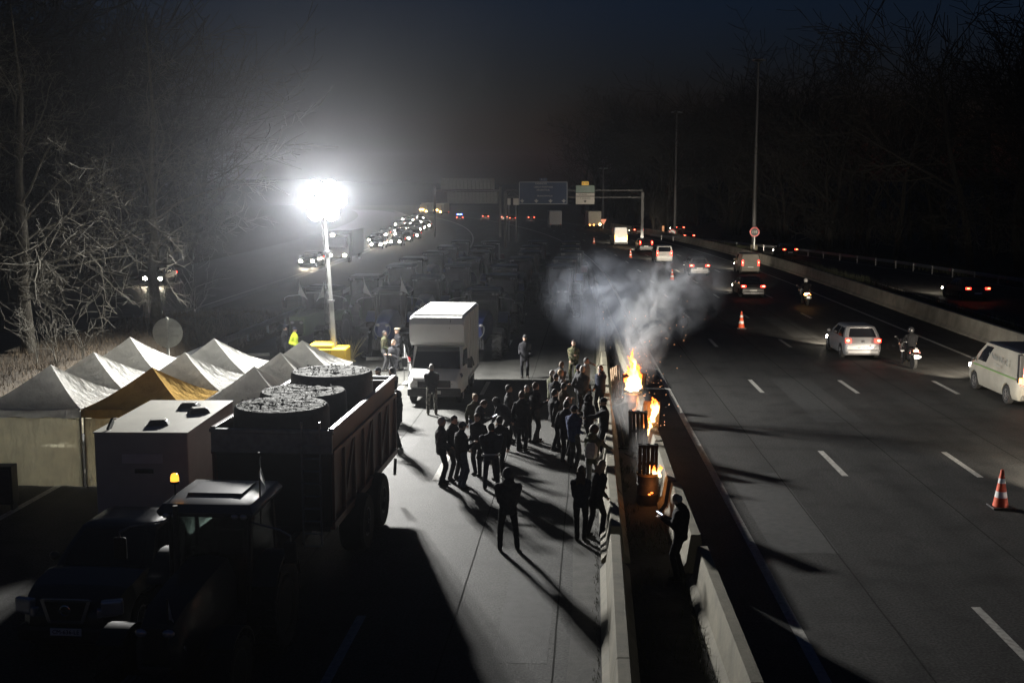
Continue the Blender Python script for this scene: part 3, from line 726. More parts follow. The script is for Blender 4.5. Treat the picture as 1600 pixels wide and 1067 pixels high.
# a large oncoming vehicle with three lamps, right of the mast
t = thing('oncoming_lorry', 'dark oncoming lorry with three white lamps just right of the light mast', 'lorry'); at(t, 533, 409, R(180))
MB().box((0, -3.6, 2.0), (2.5, 7, 2.7)).build('cargo_box', mat('lorry_dark', (.06, .06, .065), .5), t, bevel=.05)
MB().hexa([(-1.2, 0, .5), (1.2, 0, .5), (1.2, 2.0, .5), (-1.2, 2.0, .5), (-1.15, 0, 3.0), (1.15, 0, 3.0), (1.15, 1.7, 3.0), (-1.15, 1.7, 3.0)]).build('cab', MATS['lorry_dark'], t, bevel=.08)
MB().hexa([(-1.0, 1.9, 1.6), (1.0, 1.9, 1.6), (1.0, 1.96, 1.6), (-1.0, 1.96, 1.6), (-1.0, 1.72, 2.7), (1.0, 1.72, 2.7), (1.0, 1.79, 2.7), (-1.0, 1.79, 2.7)]).build('windshield', M_GLASS, t)
for x, z in ((-.75, .8), (.75, .8), (.5, 2.9)): MB().ell((x, 2.02 if z < 1 else 1.75, z), (.16, .06, .13)).build('headlight', MATS['head_lamp_hot'], t)
for y in (-5.5, .9):
    for s in (-1, 1): wheel_parts(t, (s * 1.05, y, .45), .45, .28, s)
c = dup(onc, (0, 0, 0), R(176), 'oncoming car with two white lamps seen through the lit branches', None); at(c, 251, 444, R(182))
for ch in list(c.children):
    if ch.type == 'LIGHT': bpy.data.objects.remove(ch)
# two cars that follow just outside the frame; their headlights light the hatchback and the van
for i, (x, y, lab) in enumerate(((13.4, 25.0, 'car outside the frame whose headlights light the pale hatchback'), (16.6, 20.0, 'car outside the frame whose headlights light the white panel van'))):
    c = make_car('following_car', lab, 'car', dict(HATCH, paint=P_GREY, head_m=M_HEAD, beam=B * 2.8, cone=42)) if i == 0 else dup(c, (0, 0, 0), 0, lab)
    c.location = (x, y, 0)
# blue flashing lights far off: a police car
pc = dup(far_car, (0, 0, 0), 0, 'tiny police car with a blue light bar, far left of the red-lit cars'); at(pc, 718, 345, R(7))
for s in (-1, 1): MB().box((s * .35, 0, 1.52), (.6, .25, .16)).build('beacon', M_BLUELAMP, pc, bevel=.02)
# works vehicles with amber lamps at the far bend
for px, py, lab in ((668, 335, 'far works truck with amber lamps at the bend, left one'), (690, 336, 'far works truck with amber lamps and a pale panel at the bend')):
    t = lorry(lab, px, py, MATS['lorry_cream'], True); t.rotation_euler.z = R(170)
    for x in (-.9, .1, .9): MB().ell((x, 4.45, 1.0 + .5 * (x > 0)), (.28, .06, .2)).build('amber_light', MATS['amber_bright'], t)

# ------------------------------------------------------------------ motorcycles
def motorcycle(label, amber=False):
    t = thing('motorcycle', label, 'motorcycle')
    wheel_parts(t, (0, -.7, .31), .31, .15, 1, .66, M_DKSTEEL); wheel_parts(t, (0, .75, .31), .31, .12, 1, .66, M_DKSTEEL)
    MB().tube([(0, -.45, .5), (0, 0, .42), (0, .35, .5)], [(.12, .12), (.17, .2), (.13, .15)], 8).build('engine', M_DKSTEEL, t, smooth=60)
    MB().loft([[(x * .10, .0, .72), (x * .17, .0, .8), (x * .17, .0, .95), (0, 0, 1.0)] if False else [(-.12, y, z0), (.12, y, z0), (.17, y, (z0 + z1) / 2), (.09, y, z1), (-.09, y, z1), (-.17, y, (z0 + z1) / 2)] for y, z0, z1 in ((0, .68, .9), (.25, .66, 1.0), (.5, .7, .97))]).build('tank', P_DARK, t, smooth=40)
    MB().loft([[(-w, y, z), (w, y, z), (w * .8, y, z + h), (-w * .8, y, z + h)] for y, w, z, h in ((-.95, .07, .86, .09), (-.7, .14, .78, .14), (-.3, .16, .72, .12), (.05, .12, .7, .1))]).build('seat', M_BLACK, t, smooth=40)
    MB().loft([[(-w, y, z), (w, y, z), (w, y, z + h), (-w, y, z + h)] for y, w, z, h in ((.5, .22, .6, .42), (.8, .2, .62, .5), (.98, .1, .75, .2))]).build('fairing', P_GREY, t, smooth=40)
    MB().tube([(-.38, .42, 1.05), (-.15, .58, 1.02), (.15, .58, 1.02), (.38, .42, 1.05)], .018, 6).build('handlebar', M_BLACK, t)
    for s in (-1, 1):
        m = MB().tube([(s * .28, .5, 1.05), (s * .42, .52, 1.22)], .01, 5); m.ell((s * .45, .52, 1.25), (.075, .02, .05), 8, 5); m.build('mirror', M_BLACK, t)
        MB().cyl((s * .08, .62, .9), (s * .08, .75, .31), .025, n=6).build('fork', M_STEEL, t)
        MB().box((s * .2, -.78, .72), (.05, .04, .04)).build('indicator', M_AMBER if amber else M_TAILOFF, t)
    MB().tube([(.13, .0, .35), (.17, -.5, .42), (.19, -.9, .55)], [.04, .06, .065], 8).build('exhaust', M_STEEL, t, smooth=60)
    MB().tube([(0, -.72, .74), (0, -.98, .66), (0, -1.08, .5)], [(.09, .02), (.08, .02), (.07, .015)], 4).build('mudguard', M_BLACK, t)
    MB().box((0, -.95, .82), (.2, .06, .08)).build('tail_light', M_TAILHOT, t, bevel=.015)
    MB().box((0, -1.075, .58), (.21, .015, .15), rot=(-.25, 0, 0)).build('number_plate', mat('plate_lit', (.8, .8, .78), .4, var=.05, emit=(1, .95, .85), estr=.5), t)
    if amber: MB().ell((-.16, -.98, .78), (.1, .03, .08)).build('amber_light', MATS['amber_bright'], t)
    return t
mo1 = motorcycle('dark motorcycle with a red tail light between the hatchback and the van'); at(mo1, 1430, 578, R(0), 0, .95)
mo2 = motorcycle('motorcycle with an orange lamp riding near the solid line, far ahead', True); at(mo2, 1262, 478, R(0), 0, .95)

# ------------------------------------------------------------------ traffic cones
def cone():
    t = thing('traffic_cone', 'x', 'cone')
    MB().box((0, 0, .025), (.5, .5, .05)).build('base', M_BLACK, t, bevel=.012)
    mo = mat('cone_orange', (.75, .10, .03), .5, var=.1); mw = mat('cone_white', (.85, .84, .82), .35, var=.05)
    zz = [.05, .27, .42, .62, .74, .95]; rr = lambda z: lerp(.185, .035, (z - .05) / .9)
    for i in range(5):
        MB().cyl((0, 0, zz[i]), (0, 0, zz[i + 1]), rr(zz[i]), rr(zz[i + 1]), 18, cap=(i in (0, 4))).build('sleeve' if i % 2 == 0 else 'reflective_band', mo if i % 2 == 0 else mw, t, smooth=40, recalc=False)
    return t
cn = cone()
for i, (px, py, lab) in enumerate([(1563, 793, 'largest striped traffic cone, alone at the lower right of the highway'), (1158, 513, 'striped traffic cone on the highway right of the smoke'), (1050, 438, 'striped cone in front of the dark tall car at the edge of the smoke'), (985, 403, 'small striped cone left of the white minivan'), (928, 381, 'farthest striped cone, left of the high white van')]):
    c = cn if i == 0 else copy_tree(cn); c['label'] = lab; c['group'] = 'traffic cones closing a lane'; at(c, px, py)
# ------------------------------------------------------------------ light tower
BACK_I = 250.0
TX, TY, TH = -9.2, 46.6, 7.25
t = thing('light_tower', 'tall steel mast with blazing floodlights on a yellow generator', 'light tower', (TX, TY, 0), 0)
M_YEL = mat('generator_yellow', (.62, .40, .02), .45, var=.12, scale=2)
o = MB().box((-.22, 0, .75), (1.5, 1.15, 1.0)).build('housing', M_YEL, t, bevel=.05)
o2 = MB().box((-.5, 0, 1.33), (.95, 1.1, .16)).build('lid', M_YEL, t, bevel=.05)
lettering('MOUTON', .17, M_BLACK, o, (-.45, -.58, 1.12), (R(90), 0, 0))
for k in range(3): MB().box((-.35 + .22 * k, -.58, .72), (.16, .03, .4)).build('vent', M_BLACK, t)
MB().box((-.22, 0, .2), (1.6, 1.0, .12)).build('chassis', M_DKSTEEL, t)
for s in (-1, 1): wheel_parts(t, (-.3, s * .62, .3), .3, .16, s).rotation_euler = (0, 0, R(90))
for (dx, dy) in ((.5, -.9), (.5, .9), (-1.0, -.8)): MB().tube([(dx * .6, dy * .4, .3), (dx, dy, .3), (dx, dy, .03)], .04, 5).build('outrigger', M_STEEL, t)
def lean(z): return -.052 * (z - .6)
for k, (z0, z1, w) in enumerate(((.4, 3.2, .17), (3.0, 5.2, .135), (5.0, TH - .3, .10))):
    MB().hexa([(lean(z0) - w / 2, -w / 2, z0), (lean(z0) + w / 2, -w / 2, z0), (lean(z0) + w / 2, w / 2, z0), (lean(z0) - w / 2, w / 2, z0), (lean(z1) - w / 2, -w / 2, z1), (lean(z1) + w / 2, -w / 2, z1), (lean(z1) + w / 2, w / 2, z1), (lean(z1) - w / 2, w / 2, z1)]).build('mast_section', mat('mast_steel', (.13, .13, .125), .5, .5, bump=.1), t, bevel=.012)
    MB().box((lean(z1), 0, z1 - .04), (w + .08, w + .08, .07)).build('collar', M_DKSTEEL, t)
cb = MB()
for k in range(70):
    z = .6 + k * (TH - 1.2) / 70; cb.tube([(lean(z) - .11 + .03 * math.cos(k * 1.5), -.11 + .03 * math.sin(k * 1.5), z), (lean(z) - .11 + .03 * math.cos((k + 1) * 1.5), -.11 + .03 * math.sin((k + 1) * 1.5), z + .092)], .014, 4, cap=False)
cb.build('coiled_cable', M_BLACK, t)
lx0 = lean(TH)
MB().box((lx0, 0, TH + .0), (1.7, .07, .07)).build('crossbar', M_STEEL, t)
MB().box((lx0, 0, TH + .5), (1.0, .07, .07)).build('crossbar', M_STEEL, t)
MB().box((lx0, 0, TH + .05), (.08, .08, .8)).build('head_post', M_STEEL, t)
M_FLOOD = mat('flood_glow', (.9, .9, .9), .3, var=0, emit=(1, .97, .92), estr=70)
for zz, xs in ((TH - .5, (-.31, .31)), (TH + .02, (-.62, 0, .62)), (TH + .54, (-.31, .31))):
    for x in xs:
        hd = MB().lathe([(.2, .12), (.29, .0), (.32, -.1), (.325, -.12)], 18, axis=1).build('floodlight', M_DKSTEEL, t, smooth=40); hd.location = (lx0 + x, -.12, zz); hd.rotation_euler = (R(20), 0, R(x * 18))
        MB().lathe([(.05, -.16), (.2, -.15), (.312, -.12), (.30, -.11)][::-1], 18, axis=1).build('lens', M_FLOOD, hd, smooth=60)
        MB().tube([(-.33, .0, .0), (-.33, .1, .0), (0, .14, 0), (.33, .1, 0), (.33, 0, 0)], .018, 5).build('bracket', M_STEEL, hd)
# one lamp on the back of the head is turned down behind the mast
hd = MB().lathe([(.1, .1), (.14, .0), (.15, -.1), (.16, -.12)], 14, axis=1).build('floodlight', M_DKSTEEL, t, smooth=40); hd.location = (lx0 + .1, .2, TH - .3); hd.rotation_euler = (R(50), 0, R(180))
MB().lathe([(.04, -.14), (.1, -.13), (.15, -.12), (.14, -.11)][::-1], 14, axis=1).build('lens', mat('work_glow', (.9, .9, .9), .3, var=0, emit=(1, .97, .92), estr=12), hd, smooth=60)
spot(t, (lx0 + .1, .45, TH - .42), (lx0 - 1.2, 8, TH - 7.5), BACK_I * 1.3, 85, .9, (1, .97, .9), .12)
for k in (-1, 0, 1):
    spot(t, (lx0 + k * .6, -.42, TH + .05), (lx0 + k * 3.2 + 2.4, -8, TH - 7.2), TOWER_I, 172, .6, (1, .985, .94), .22)

# ------------------------------------------------------------------ marquee tents
C_WHITE = cloth_mat('tent_cloth', (.88, .87, .83), .42); C_YELLOW = cloth_mat('tent_cloth_yellow', (.62, .40, .13), .24); C_WALL = cloth_mat('tent_wall', (.82, .77, .57), .7)
M_ALU = mat('tent_pole', (.2, .2, .19), .5, .5)
def marquee(x, y, W, label, cl, eave=2.08, peak=2.98, walls=(), seed=0):
    t = thing('marquee', label, 'tent', (x, y, 0), 0, 'pop-up marquees pitched in a block'); h = W / 2; n = 14; vs = []; r = random.Random(seed); ph = r.uniform(0, 50)
    px, pyy = r.uniform(-.04, .04), r.uniform(-.04, .04)
    m = 12; vs = [(px, pyy, peak)]; ND = 11
    for j in range(1, ND + 1):
        d = j / ND
        for k in range(4):
            for i in range(m):
                w = -1 + 2 * i / m; a = k * math.pi / 2; c, s = round(math.cos(a)), round(math.sin(a)); u, v = (w * d) * c - (-d) * s, (w * d) * s + (-d) * c
                e = abs(w); f = (1 - d) ** 1.3
                z = eave + (peak - eave) * f - .13 * (1 - e ** 2.0) * math.sin(math.pi * min(1, d * .92)) ** 1.0 + .014 * noise.noise((u * 4 + ph, v * 4, seed)) * (1 - e ** 4)
                z += .006 * math.sin(w * 30 + ph) * d * (1 - e) + .01 * abs(noise.noise((u * 1.5 + ph, v * 1.5, 9)))
                if j == ND: z -= .03 * (1 - e ** 2) + .012 * math.sin(e * 9 + ph)
                vs.append((u * h + px * (1 - d), v * h + pyy * (1 - d), z))
    K = 4 * m
    b = MB().add(vs, [(0, 1 + i, 1 + (i + 1) % K) for i in range(K)] + [(1 + (j - 1) * K + i, 1 + j * K + i, 1 + j * K + (i + 1) % K, 1 + (j - 1) * K + (i + 1) % K) for j in range(1, ND) for i in range(K)])
    b.build('canopy', cl, t, smooth=28)
    for k in range(4):
        b = MB(); m = 12; a = k * math.pi / 2; c, s = round(math.cos(a)), round(math.sin(a)); q = []
        for i in range(m + 1):
            uu = (-1 + 2 * i / m) * h
            for (dz, o) in ((-.02, .008), (-.24 + .02 * math.sin(i * 1.7 + seed), .02 + .015 * math.sin(i * 2.3 + seed))):
                X, Y = uu, -h - o; q.append((X * c - Y * s, X * s + Y * c, eave + dz))
        b.add(q, [(2 * i, 2 * i + 2, 2 * i + 3, 2 * i + 1) for i in range(m)]); b.build('valance', cl, t, smooth=60)
    for sx in (-1, 1):
        for sy in (-1, 1): MB().box((sx * (h - .05), sy * (h - .05), eave / 2), (.045, .045, eave)).build('leg', M_ALU, t)
    for sy in (-1, 1):
        for s2 in (0, 1):
            x0, x1 = (-h + .05, 0) if s2 == 0 else (0, h - .05)
            for (za, zb_) in ((eave - .06, eave - .3), (eave - .3, eave - .06)): MB().cyl((x0, sy * (h - .05), za), (x1, sy * (h - .05), zb_), .013, n=5).build('truss_bar', M_ALU, t)
    for wl in walls:
        b = MB(); m, nn = 16, 8; q = []
        for j in range(nn + 1):
            for i in range(m + 1):
                uu = (-1 + 2 * i / m) * (h - .03); z = .03 + (eave - .28) * j / nn; o = .05 * noise.noise((i * .5, j * .25, seed + 7)) + .03 * math.sin(i * 1.1) * (1 - j / nn)
                q.append((uu, -h + .02 + o, z) if wl == 'front' else ((-h + .02 + o, uu, z) if wl == 'left' else ((h - .02 + o, uu, z) if wl == 'right' else (uu, h - .02 + o, z))))
        b.add(q, [(j * (m + 1) + i, j * (m + 1) + i + 1, (j + 1) * (m + 1) + i + 1, (j + 1) * (m + 1) + i) for j in range(nn) for i in range(m)])
        b.build('side_wall', C_WALL, t, smooth=180)
    return t
GX, GY = (-13.68, -10.93, -8.16), (30.1, 33.0, 35.85)
tl = [['white marquee at the near left corner with a glowing side wall', 'ochre yellow marquee behind the white cabin', 'white marquee half hidden by the wrapped bales, near right of the block'],
      ['white marquee in the middle of the left column, behind the glowing wall', 'white marquee in the centre of the block, right behind the yellow one', 'white marquee on the right column, its small peak over the farthest bale'],
      ['far left white marquee of the block, just below the round sign', 'far middle white marquee of the block, near the yellow generator side', 'far right white marquee of the block in front of the yellow generator']]
for j in range(3):
    for i in range(3):
        w = {(0, 0): ('front', 'left'), (1, 0): ('front',), (0, 1): ('left',), (0, 2): ('left',)}.get((i, j), ())
        marquee(GX[i], GY[j], 2.74, tl[j][i], C_YELLOW if (i, j) == (1, 0) else C_WHITE, walls=w, seed=j * 3 + i, peak=2.98 + random.Random(i * 3 + j).uniform(-.05, .05))

# ------------------------------------------------------------------ white cabin trailer in front of the tents
M_CREAM = mat('cabin_cream', (.6, .58, .5), .5, var=.15, scale=1.2)
t = thing('site_cabin', 'cream white box cabin with roof hatches, in front of the yellow marquee', 'cabin', (-9.0, 25.75, 0), R(1.2))
w_, l_ = 2.02, 3.75
MB().box((0, 0, 1.4), (w_, l_, 2.2)).build('walls', M_CREAM, t, bevel=.03)
MB().box((0, 0, 2.515), (w_ + .03, l_ + .03, .03)).build('roof', M_CREAM, t)
for (x, y, a) in ((.12, -1.05, .2), (.2, 1.0, .05), (.62, .35, .4)):
    o = MB().hexa([(-.24, -.2, 0), (.24, -.2, 0), (.24, .2, 0), (-.24, .2, 0), (-.18, -.14, .1), (.18, -.14, .1), (.18, .14, .1), (-.18, .14, .1)]).build('roof_hatch', mat('hatch_dark', (.05, .05, .05), .4), t, bevel=.015); o.location = (x, y, 2.53); o.rotation_euler.z = a
    MB().box((0, 0, .115), (.3, .22, .02)).build('hatch_lid', M_CREAM, o, bevel=.005)
MB().box((-.78, -1.5, 2.6), (.05, .35, .12), rot=(.5, 0, 0)).build('hinge', M_BLACK, t)
MB().box((.02, -l_ / 2 - .008, 1.95), (.88, .014, .2)).build('name_plate', mat('plaque_grey', (.85, .83, .76), .5, var=.1), t)
MB().box((.05, -l_ / 2 - .01, 1.68), (.4, .02, .09)).build('handle', M_BLACK, t)
MB().box((0, 0, .26), (w_ * .8, l_ + .5, .1)).build('chassis', M_DKSTEEL, t)
for s in (-1, 1):
    for y in (-.4, .4): wheel_parts(t, (s * (w_ / 2 - .1), y, .3), .3, .18, s)
MB().tube([(0, -1.9, .3), (0, -2.6, .3), (0, -2.6, .02)], .04, 6).build('drawbar', M_DKSTEEL, t)

# ------------------------------------------------------------------ box van facing the camera
t = thing('box_van', 'grey white box van parked facing the crowd, its roof brightly lit', 'van', (-4.45, 40.9, 0), R(178))
M_VANW = mat('van_grey_white', (.78, .78, .76), .42, var=.1, scale=1.0, coat=.2)
w = 1.0
# local +Y is the nose (towards the camera)
MB().loft([[(-w * k, y, zb), (w * k, y, zb), (w * k, y, lerp(zb, zt, .7)), (w * .88 * k, y, zt), (-w * .88 * k, y, zt), (-w * k, y, lerp(zb, zt, .7))] for y, zb, zt, k in ((-1.6, .45, 1.25, 1), (-.55, .45, 1.25, 1), (.0, .45, 1.2, .99), (.28, .45, 1.08, .95), (.42, .48, .9, .86))]).build('bonnet', M_VANW, t, smooth=35)
MB().loft([[(-w * .97, y0, z), (w * .97, y0, z), (w * .9, y1, z), (-w * .9, y1, z)] for z, y0, y1 in ((1.2, -1.6, -.3), (1.55, -1.6, -.5), (1.98, -1.6, -.85))]).build('cab', M_VANW, t, smooth=30)
P0 = [Vector((-.86, -.3, 1.24)), Vector((.86, -.3, 1.24)), Vector((.78, -.82, 1.95)), Vector((-.78, -.82, 1.95))]
nrm = Vector((0, .8, .6)) * .03
MB().hexa([p - nrm for p in P0] + [p + nrm for p in P0]).build('windshield', M_GLASS, t)
MB().box((.1, -.25, 1.3), (.5, .04, .04), rot=(0, .15, 0)).build('wiper', M_BLACK, t)
for s in (-1, 1):
    MB().hexa([(s * .965, -1.45, 1.3), (s * .99, -1.45, 1.3), (s * .96, -.55, 1.3), (s * .93, -.55, 1.3), (s * .95, -1.45, 1.85), (s * .975, -1.45, 1.85), (s * .945, -.85, 1.85), (s * .92, -.85, 1.85)]).build('side_window', M_GLASS, t)
    MB().loft([[(s * .62, .40, .78), (s * .82, .33, .74), (s * .98, .02, 1.04), (s * .93, .0, 1.12), (s * .86, .05, 1.12)], [(s * .62, .44, .78), (s * .84, .37, .74), (s * 1.01, .04, 1.04), (s * .96, .02, 1.13), (s * .88, .1, 1.13)]]).build('headlight', M_HEADOFF, t, smooth=60)
    mm = MB().box((s * 1.2, -.5, 1.42), (.2, .1, .36)).build('mirror', M_BLACK, t, bevel=.03)
    MB().cyl((s * .98, -.55, 1.4), (s * 1.15, -.5, 1.4), .025, n=5).build('mirror_arm', M_BLACK, mm)
MB().box((0, .4, .78), (1.2, .08, .26)).build('grille', M_BLACK, t, bevel=.03)
for z in (.72, .8, .88): MB().box((0, .445, z), (1.1, .02, .02)).build('grille_bar', M_DKSTEEL, t)
MB().box((0, .4, .48), (1.92, .26, .3)).build('bumper', mat('bumper_grey', (.045, .045, .047), .6), t, bevel=.08)
MB().box((-.0, .535, .5), (.52, .02, .11)).build('number_plate', M_PLATE, t)
wb_, z0, z1 = 1.0, .62, 3.14
rings = [[(-wb_, y, zb), (wb_, y, zb), (wb_, y, zt - .06), (wb_ - .1, y, zt), (-wb_ + .1, y, zt), (-wb_, y, zt - .06)] for y, zb, zt in ((-5.3, z0, z1), (-1.7, z0, z1), (-1.65, 2.0, z1), (-.78, 2.02, z1), (-.5, 2.18, z1 - .07), (-.36, 2.45, z1 - .3), (-.42, 2.62, z1 - .14))]
MB().loft(rings[:-1]).build('cargo_box', M_VANW, t, smooth=30)
MB().box((0, -2.95, z1 + .012), (1.84, 4.5, .02)).build('roof_panel', M_WHITE, t)
for s in (-1, 1):
    for k in range(4): MB().box((s * (wb_ + .006), -2.0 - k * .95, 1.85), (.012, .03, 2.4)).build('panel_seam', M_STEEL, t)
    MB().box((s * (wb_ + .015), -3.45, .66), (.03, 3.6, .08)).build('side_rail', M_STEEL, t)
MB().tube([(-.5, -.42, 3.0), (-.48, -.36, 2.7), (-.4, -.42, 2.4)], .008, 4).build('strap', M_BLACK, t)
MB().box((0, -3.2, .5), (1.1, 4, .2)).build('chassis', M_DKSTEEL, t)
for y in (-.35, -3.7):
    for s in (-1, 1): wheel_parts(t, (s * .86, y, .34), .34, .22, s)

# ------------------------------------------------------------------ red tipping trailer with wrapped bales
t = thing('farm_trailer', 'big red tipping trailer with ribbed sides carrying three wrapped bales', 'trailer', (-5.45, 25.15, 0), R(-2.6))
M_RED = mat('trailer_red', (.11, .028, .02), .5, var=.3, scale=1.1, coat=.15); M_GREYP = mat('trailer_grey', (.3, .3, .3), .5, .2)
hw, hl, zf, zt = 1.18, 3.3, 1.12, 3.0
def side_panel(s):
    MB().hexa([(s * (hw - .1), -hl, zf), (s * (hw - .04), -hl, zf), (s * (hw - .04), hl, zf), (s * (hw - .1), hl, zf), (s * (hw - .05), -hl, zt), (s * hw, -hl, zt), (s * hw, hl, zt), (s * (hw - .05), hl, zt)]).build('side_panel', M_RED, t)
    MB().box((s * hw, 0, zt + .02), (.11, 2 * hl, .12)).build('top_rail', M_RED, t, bevel=.02)
    MB().box((s * (hw + .02), 0, zt - .42), (.07, 2 * hl, .09)).build('middle_rail', M_RED, t, bevel=.015)
    MB().box((s * (hw - .01), 0, zf + .02), (.12, 2 * hl, .16)).build('bottom_rail', M_RED, t, bevel=.02)
    for k in range(8): MB().box((s * (hw + .0), -hl + .07 + k * (2 * hl - .14) / 7, (zf + zt - .42) / 2 + .03), (.09, .1, zt - zf - .58)).build('rib', M_RED, t, bevel=.015)
    for k in (1, 3, 5):
        y0 = -hl + .07 + k * (2 * hl - .14) / 7; d = (2 * hl - .14) / 7
        MB().hexa([(s * (hw - .045), y0, zf + .1), (s * (hw + .01), y0, zf + .1), (s * (hw + .01), y0 + .09, zf + .1), (s * (hw - .045), y0 + .09, zf + .1), (s * (hw - .03), y0 + d - .09, zt - .5), (s * (hw + .03), y0 + d - .09, zt - .5), (s * (hw + .03), y0 + d, zt - .5), (s * (hw - .03), y0 + d, zt - .5)]).build('brace', M_RED, t)
for s in (-1, 1): side_panel(s)
MB().box((0, -hl + .03, (zf + zt) / 2), (2 * hw - .02, .06, zt - zf)).build('front_panel', M_BLACK, t)
MB().box((0, -hl - .02, zt - .22), (2 * hw + .06, .07, .4)).build('front_band', M_GREYP, t, bevel=.02)
MB().box((0, -hl - .02, zt + .02), (2 * hw + .1, .12, .07)).build('front_rail', M_STEEL, t, bevel=.01)
MB().box((0, hl - .03, (zf + zt) / 2 - .03), (2 * hw - .02, .06, zt - zf - .06)).build('tailgate', M_RED, t)
MB().box((0, hl - .03, zt + .0), (2 * hw + .1, .1, .09)).build('tailgate_rail', M_STEEL, t, bevel=.01)
MB().box((0, 0, zf - .05), (2 * hw - .1, 2 * hl, .1)).build('floor', M_DKSTEEL, t)
for s in (-1, 1): MB().box((s * .45, -.3, .85), (.14, 2 * hl + .6, .24)).build('chassis_beam', M_DKSTEEL, t)
MB().tube([(0, -hl, .85), (0, -hl - 1.0, .7), (0, -hl - 1.7, .6)], [.1, .09, .05], 6).build('drawbar', M_DKSTEEL, t)
for s in (.62, .98): MB().box((s, -hl - .1, (zt + .5) / 2 + .25), (.035, .035, zt - .55)).build('ladder_rail', M_STEEL, t)
for k in range(9): MB().cyl((.62, -hl - .1, .75 + k * .25), (.98, -hl - .1, .75 + k * .25), .014, n=6).build('ladder_rung', M_STEEL, t)
for y in (-1.2, .55):
    for s in (-1, 1): wheel_parts(t, (s * 1.18, y, .62), .62, .52, s, .5, M_DKSTEEL)
for s in (-1, 1): MB().tube([(s * 1.15, hl, .5), (s * 1.15, hl + .12, .9)], .04, 4).build('bumper_bar', M_DKSTEEL, t)
# bales stand on end: crinkled wrap, dished top
def wrap_mat():
    m = mat('bale_wrap', (.022, .026, .016), .8, var=.5, scale=3, spec=.12)
    n = m.node_tree; b = n.nodes['Principled BSDF']; tc = n.nodes.new('ShaderNodeTexCoord'); v = n.nodes.new('ShaderNodeTexVoronoi'); v.inputs['Scale'].default_value = 13; v.feature = 'SMOOTH_F1'
    nz = n.nodes.new('ShaderNodeTexNoise'); nz.inputs['Scale'].default_value = 9; nz.inputs['Detail'].default_value = 6
    n.links.new(tc.outputs['Object'], nz.inputs[0]); n.links.new(nz.outputs['Color'], v.inputs['Vector'])
    bp = n.nodes.new('ShaderNodeBump'); bp.inputs['Strength'].default_value = .9; bp.inputs['Distance'].default_value = .06
    n.links.new(nz.outputs[0], bp.inputs['Height']); n.links.new(bp.outputs[0], b.inputs['Normal'])
    return m
M_WRAP = wrap_mat()
def bale(x, y, label, seed, Rr=.96, z0=1.12, z1=3.34):
    t = thing('wrapped_bale', label, 'bale', (x, y, z0), 0, 'wrapped bales in the red trailer'); n = 48; H = z1 - z0
    rings = []
    for k, (rr, z) in enumerate([(.9, 0), (1, .06), (1, .5), (1.0, 1.0), (1.01, 1.5), (1.0, H - .12), (.985, H - .04), (.95, H)]):
        rings.append([(Rr * rr * math.cos(a) * (1 + .012 * noise.noise((math.cos(a) * 3, math.sin(a) * 3, z * 2 + seed))), Rr * rr * math.sin(a) * (1 + .012 * noise.noise((math.cos(a) * 3, math.sin(a) * 3, z * 2 + seed + 5))), z) for a in [2 * math.pi * i / n for i in range(n)]])
    MB().loft(rings, cap=False).build('side_wrap', mat('bale_side', (.035, .036, .03), .6, var=.35, scale=5, bump=.4, bscale=14), t, smooth=50)
    b = MB(); M, K = 14, n; vs = [(0, 0, H - .02)]
    for j in range(1, M + 1):
        q = .95 * j / M
        for i in range(K):
            a = 2 * math.pi * i / K; x_, y_ = Rr * q * math.cos(a), Rr * q * math.sin(a)
            vs.append((x_, y_, H + (.028 * noise.noise((x_ * 5, y_ * 5, seed)) + .02 * noise.noise((x_ * 12, y_ * 12, seed + 3))) * min(1, (1 - j / M) * 6)))
    fs = [(0, 1 + i, 1 + (i + 1) % K) for i in range(K)] + [(1 + (j - 1) * K + i, 1 + j * K + i, 1 + j * K + (i + 1) % K, 1 + (j - 1) * K + (i + 1) % K) for j in range(1, M) for i in range(K)]
    b.add(vs, fs).build('top_wrap', M_WRAP, t, smooth=30)
    r = random.Random(seed); tf = MB()
    for _ in range(110):
        q = Rr * math.sqrt(r.random()) * .97; a = r.uniform(0, 6.283); h = r.uniform(.01, .05); b2 = r.uniform(0, 6.28)
        p = Vector((q * math.cos(a), q * math.sin(a), H + .02)); tf.add([p, p + Vector((.05 * math.cos(b2), .05 * math.sin(b2), .0)), p + Vector((.05 * math.cos(b2 + 1), .05 * math.sin(b2 + 1), h))], [(0, 1, 2)])
    stuff(tf.build('loose_wrap', M_WRAP, t, recalc=False))
bale(-5.66, 22.95, 'nearest wrapped bale standing in the red trailer', 1)
bale(-5.66, 24.95, 'middle wrapped bale of the three in the red trailer', 2, .95, 1.12, 3.28)
bale(-5.42, 26.95, 'farthest wrapped bale in the red trailer, beside the marquees', 3, .97, 1.12, 3.4)

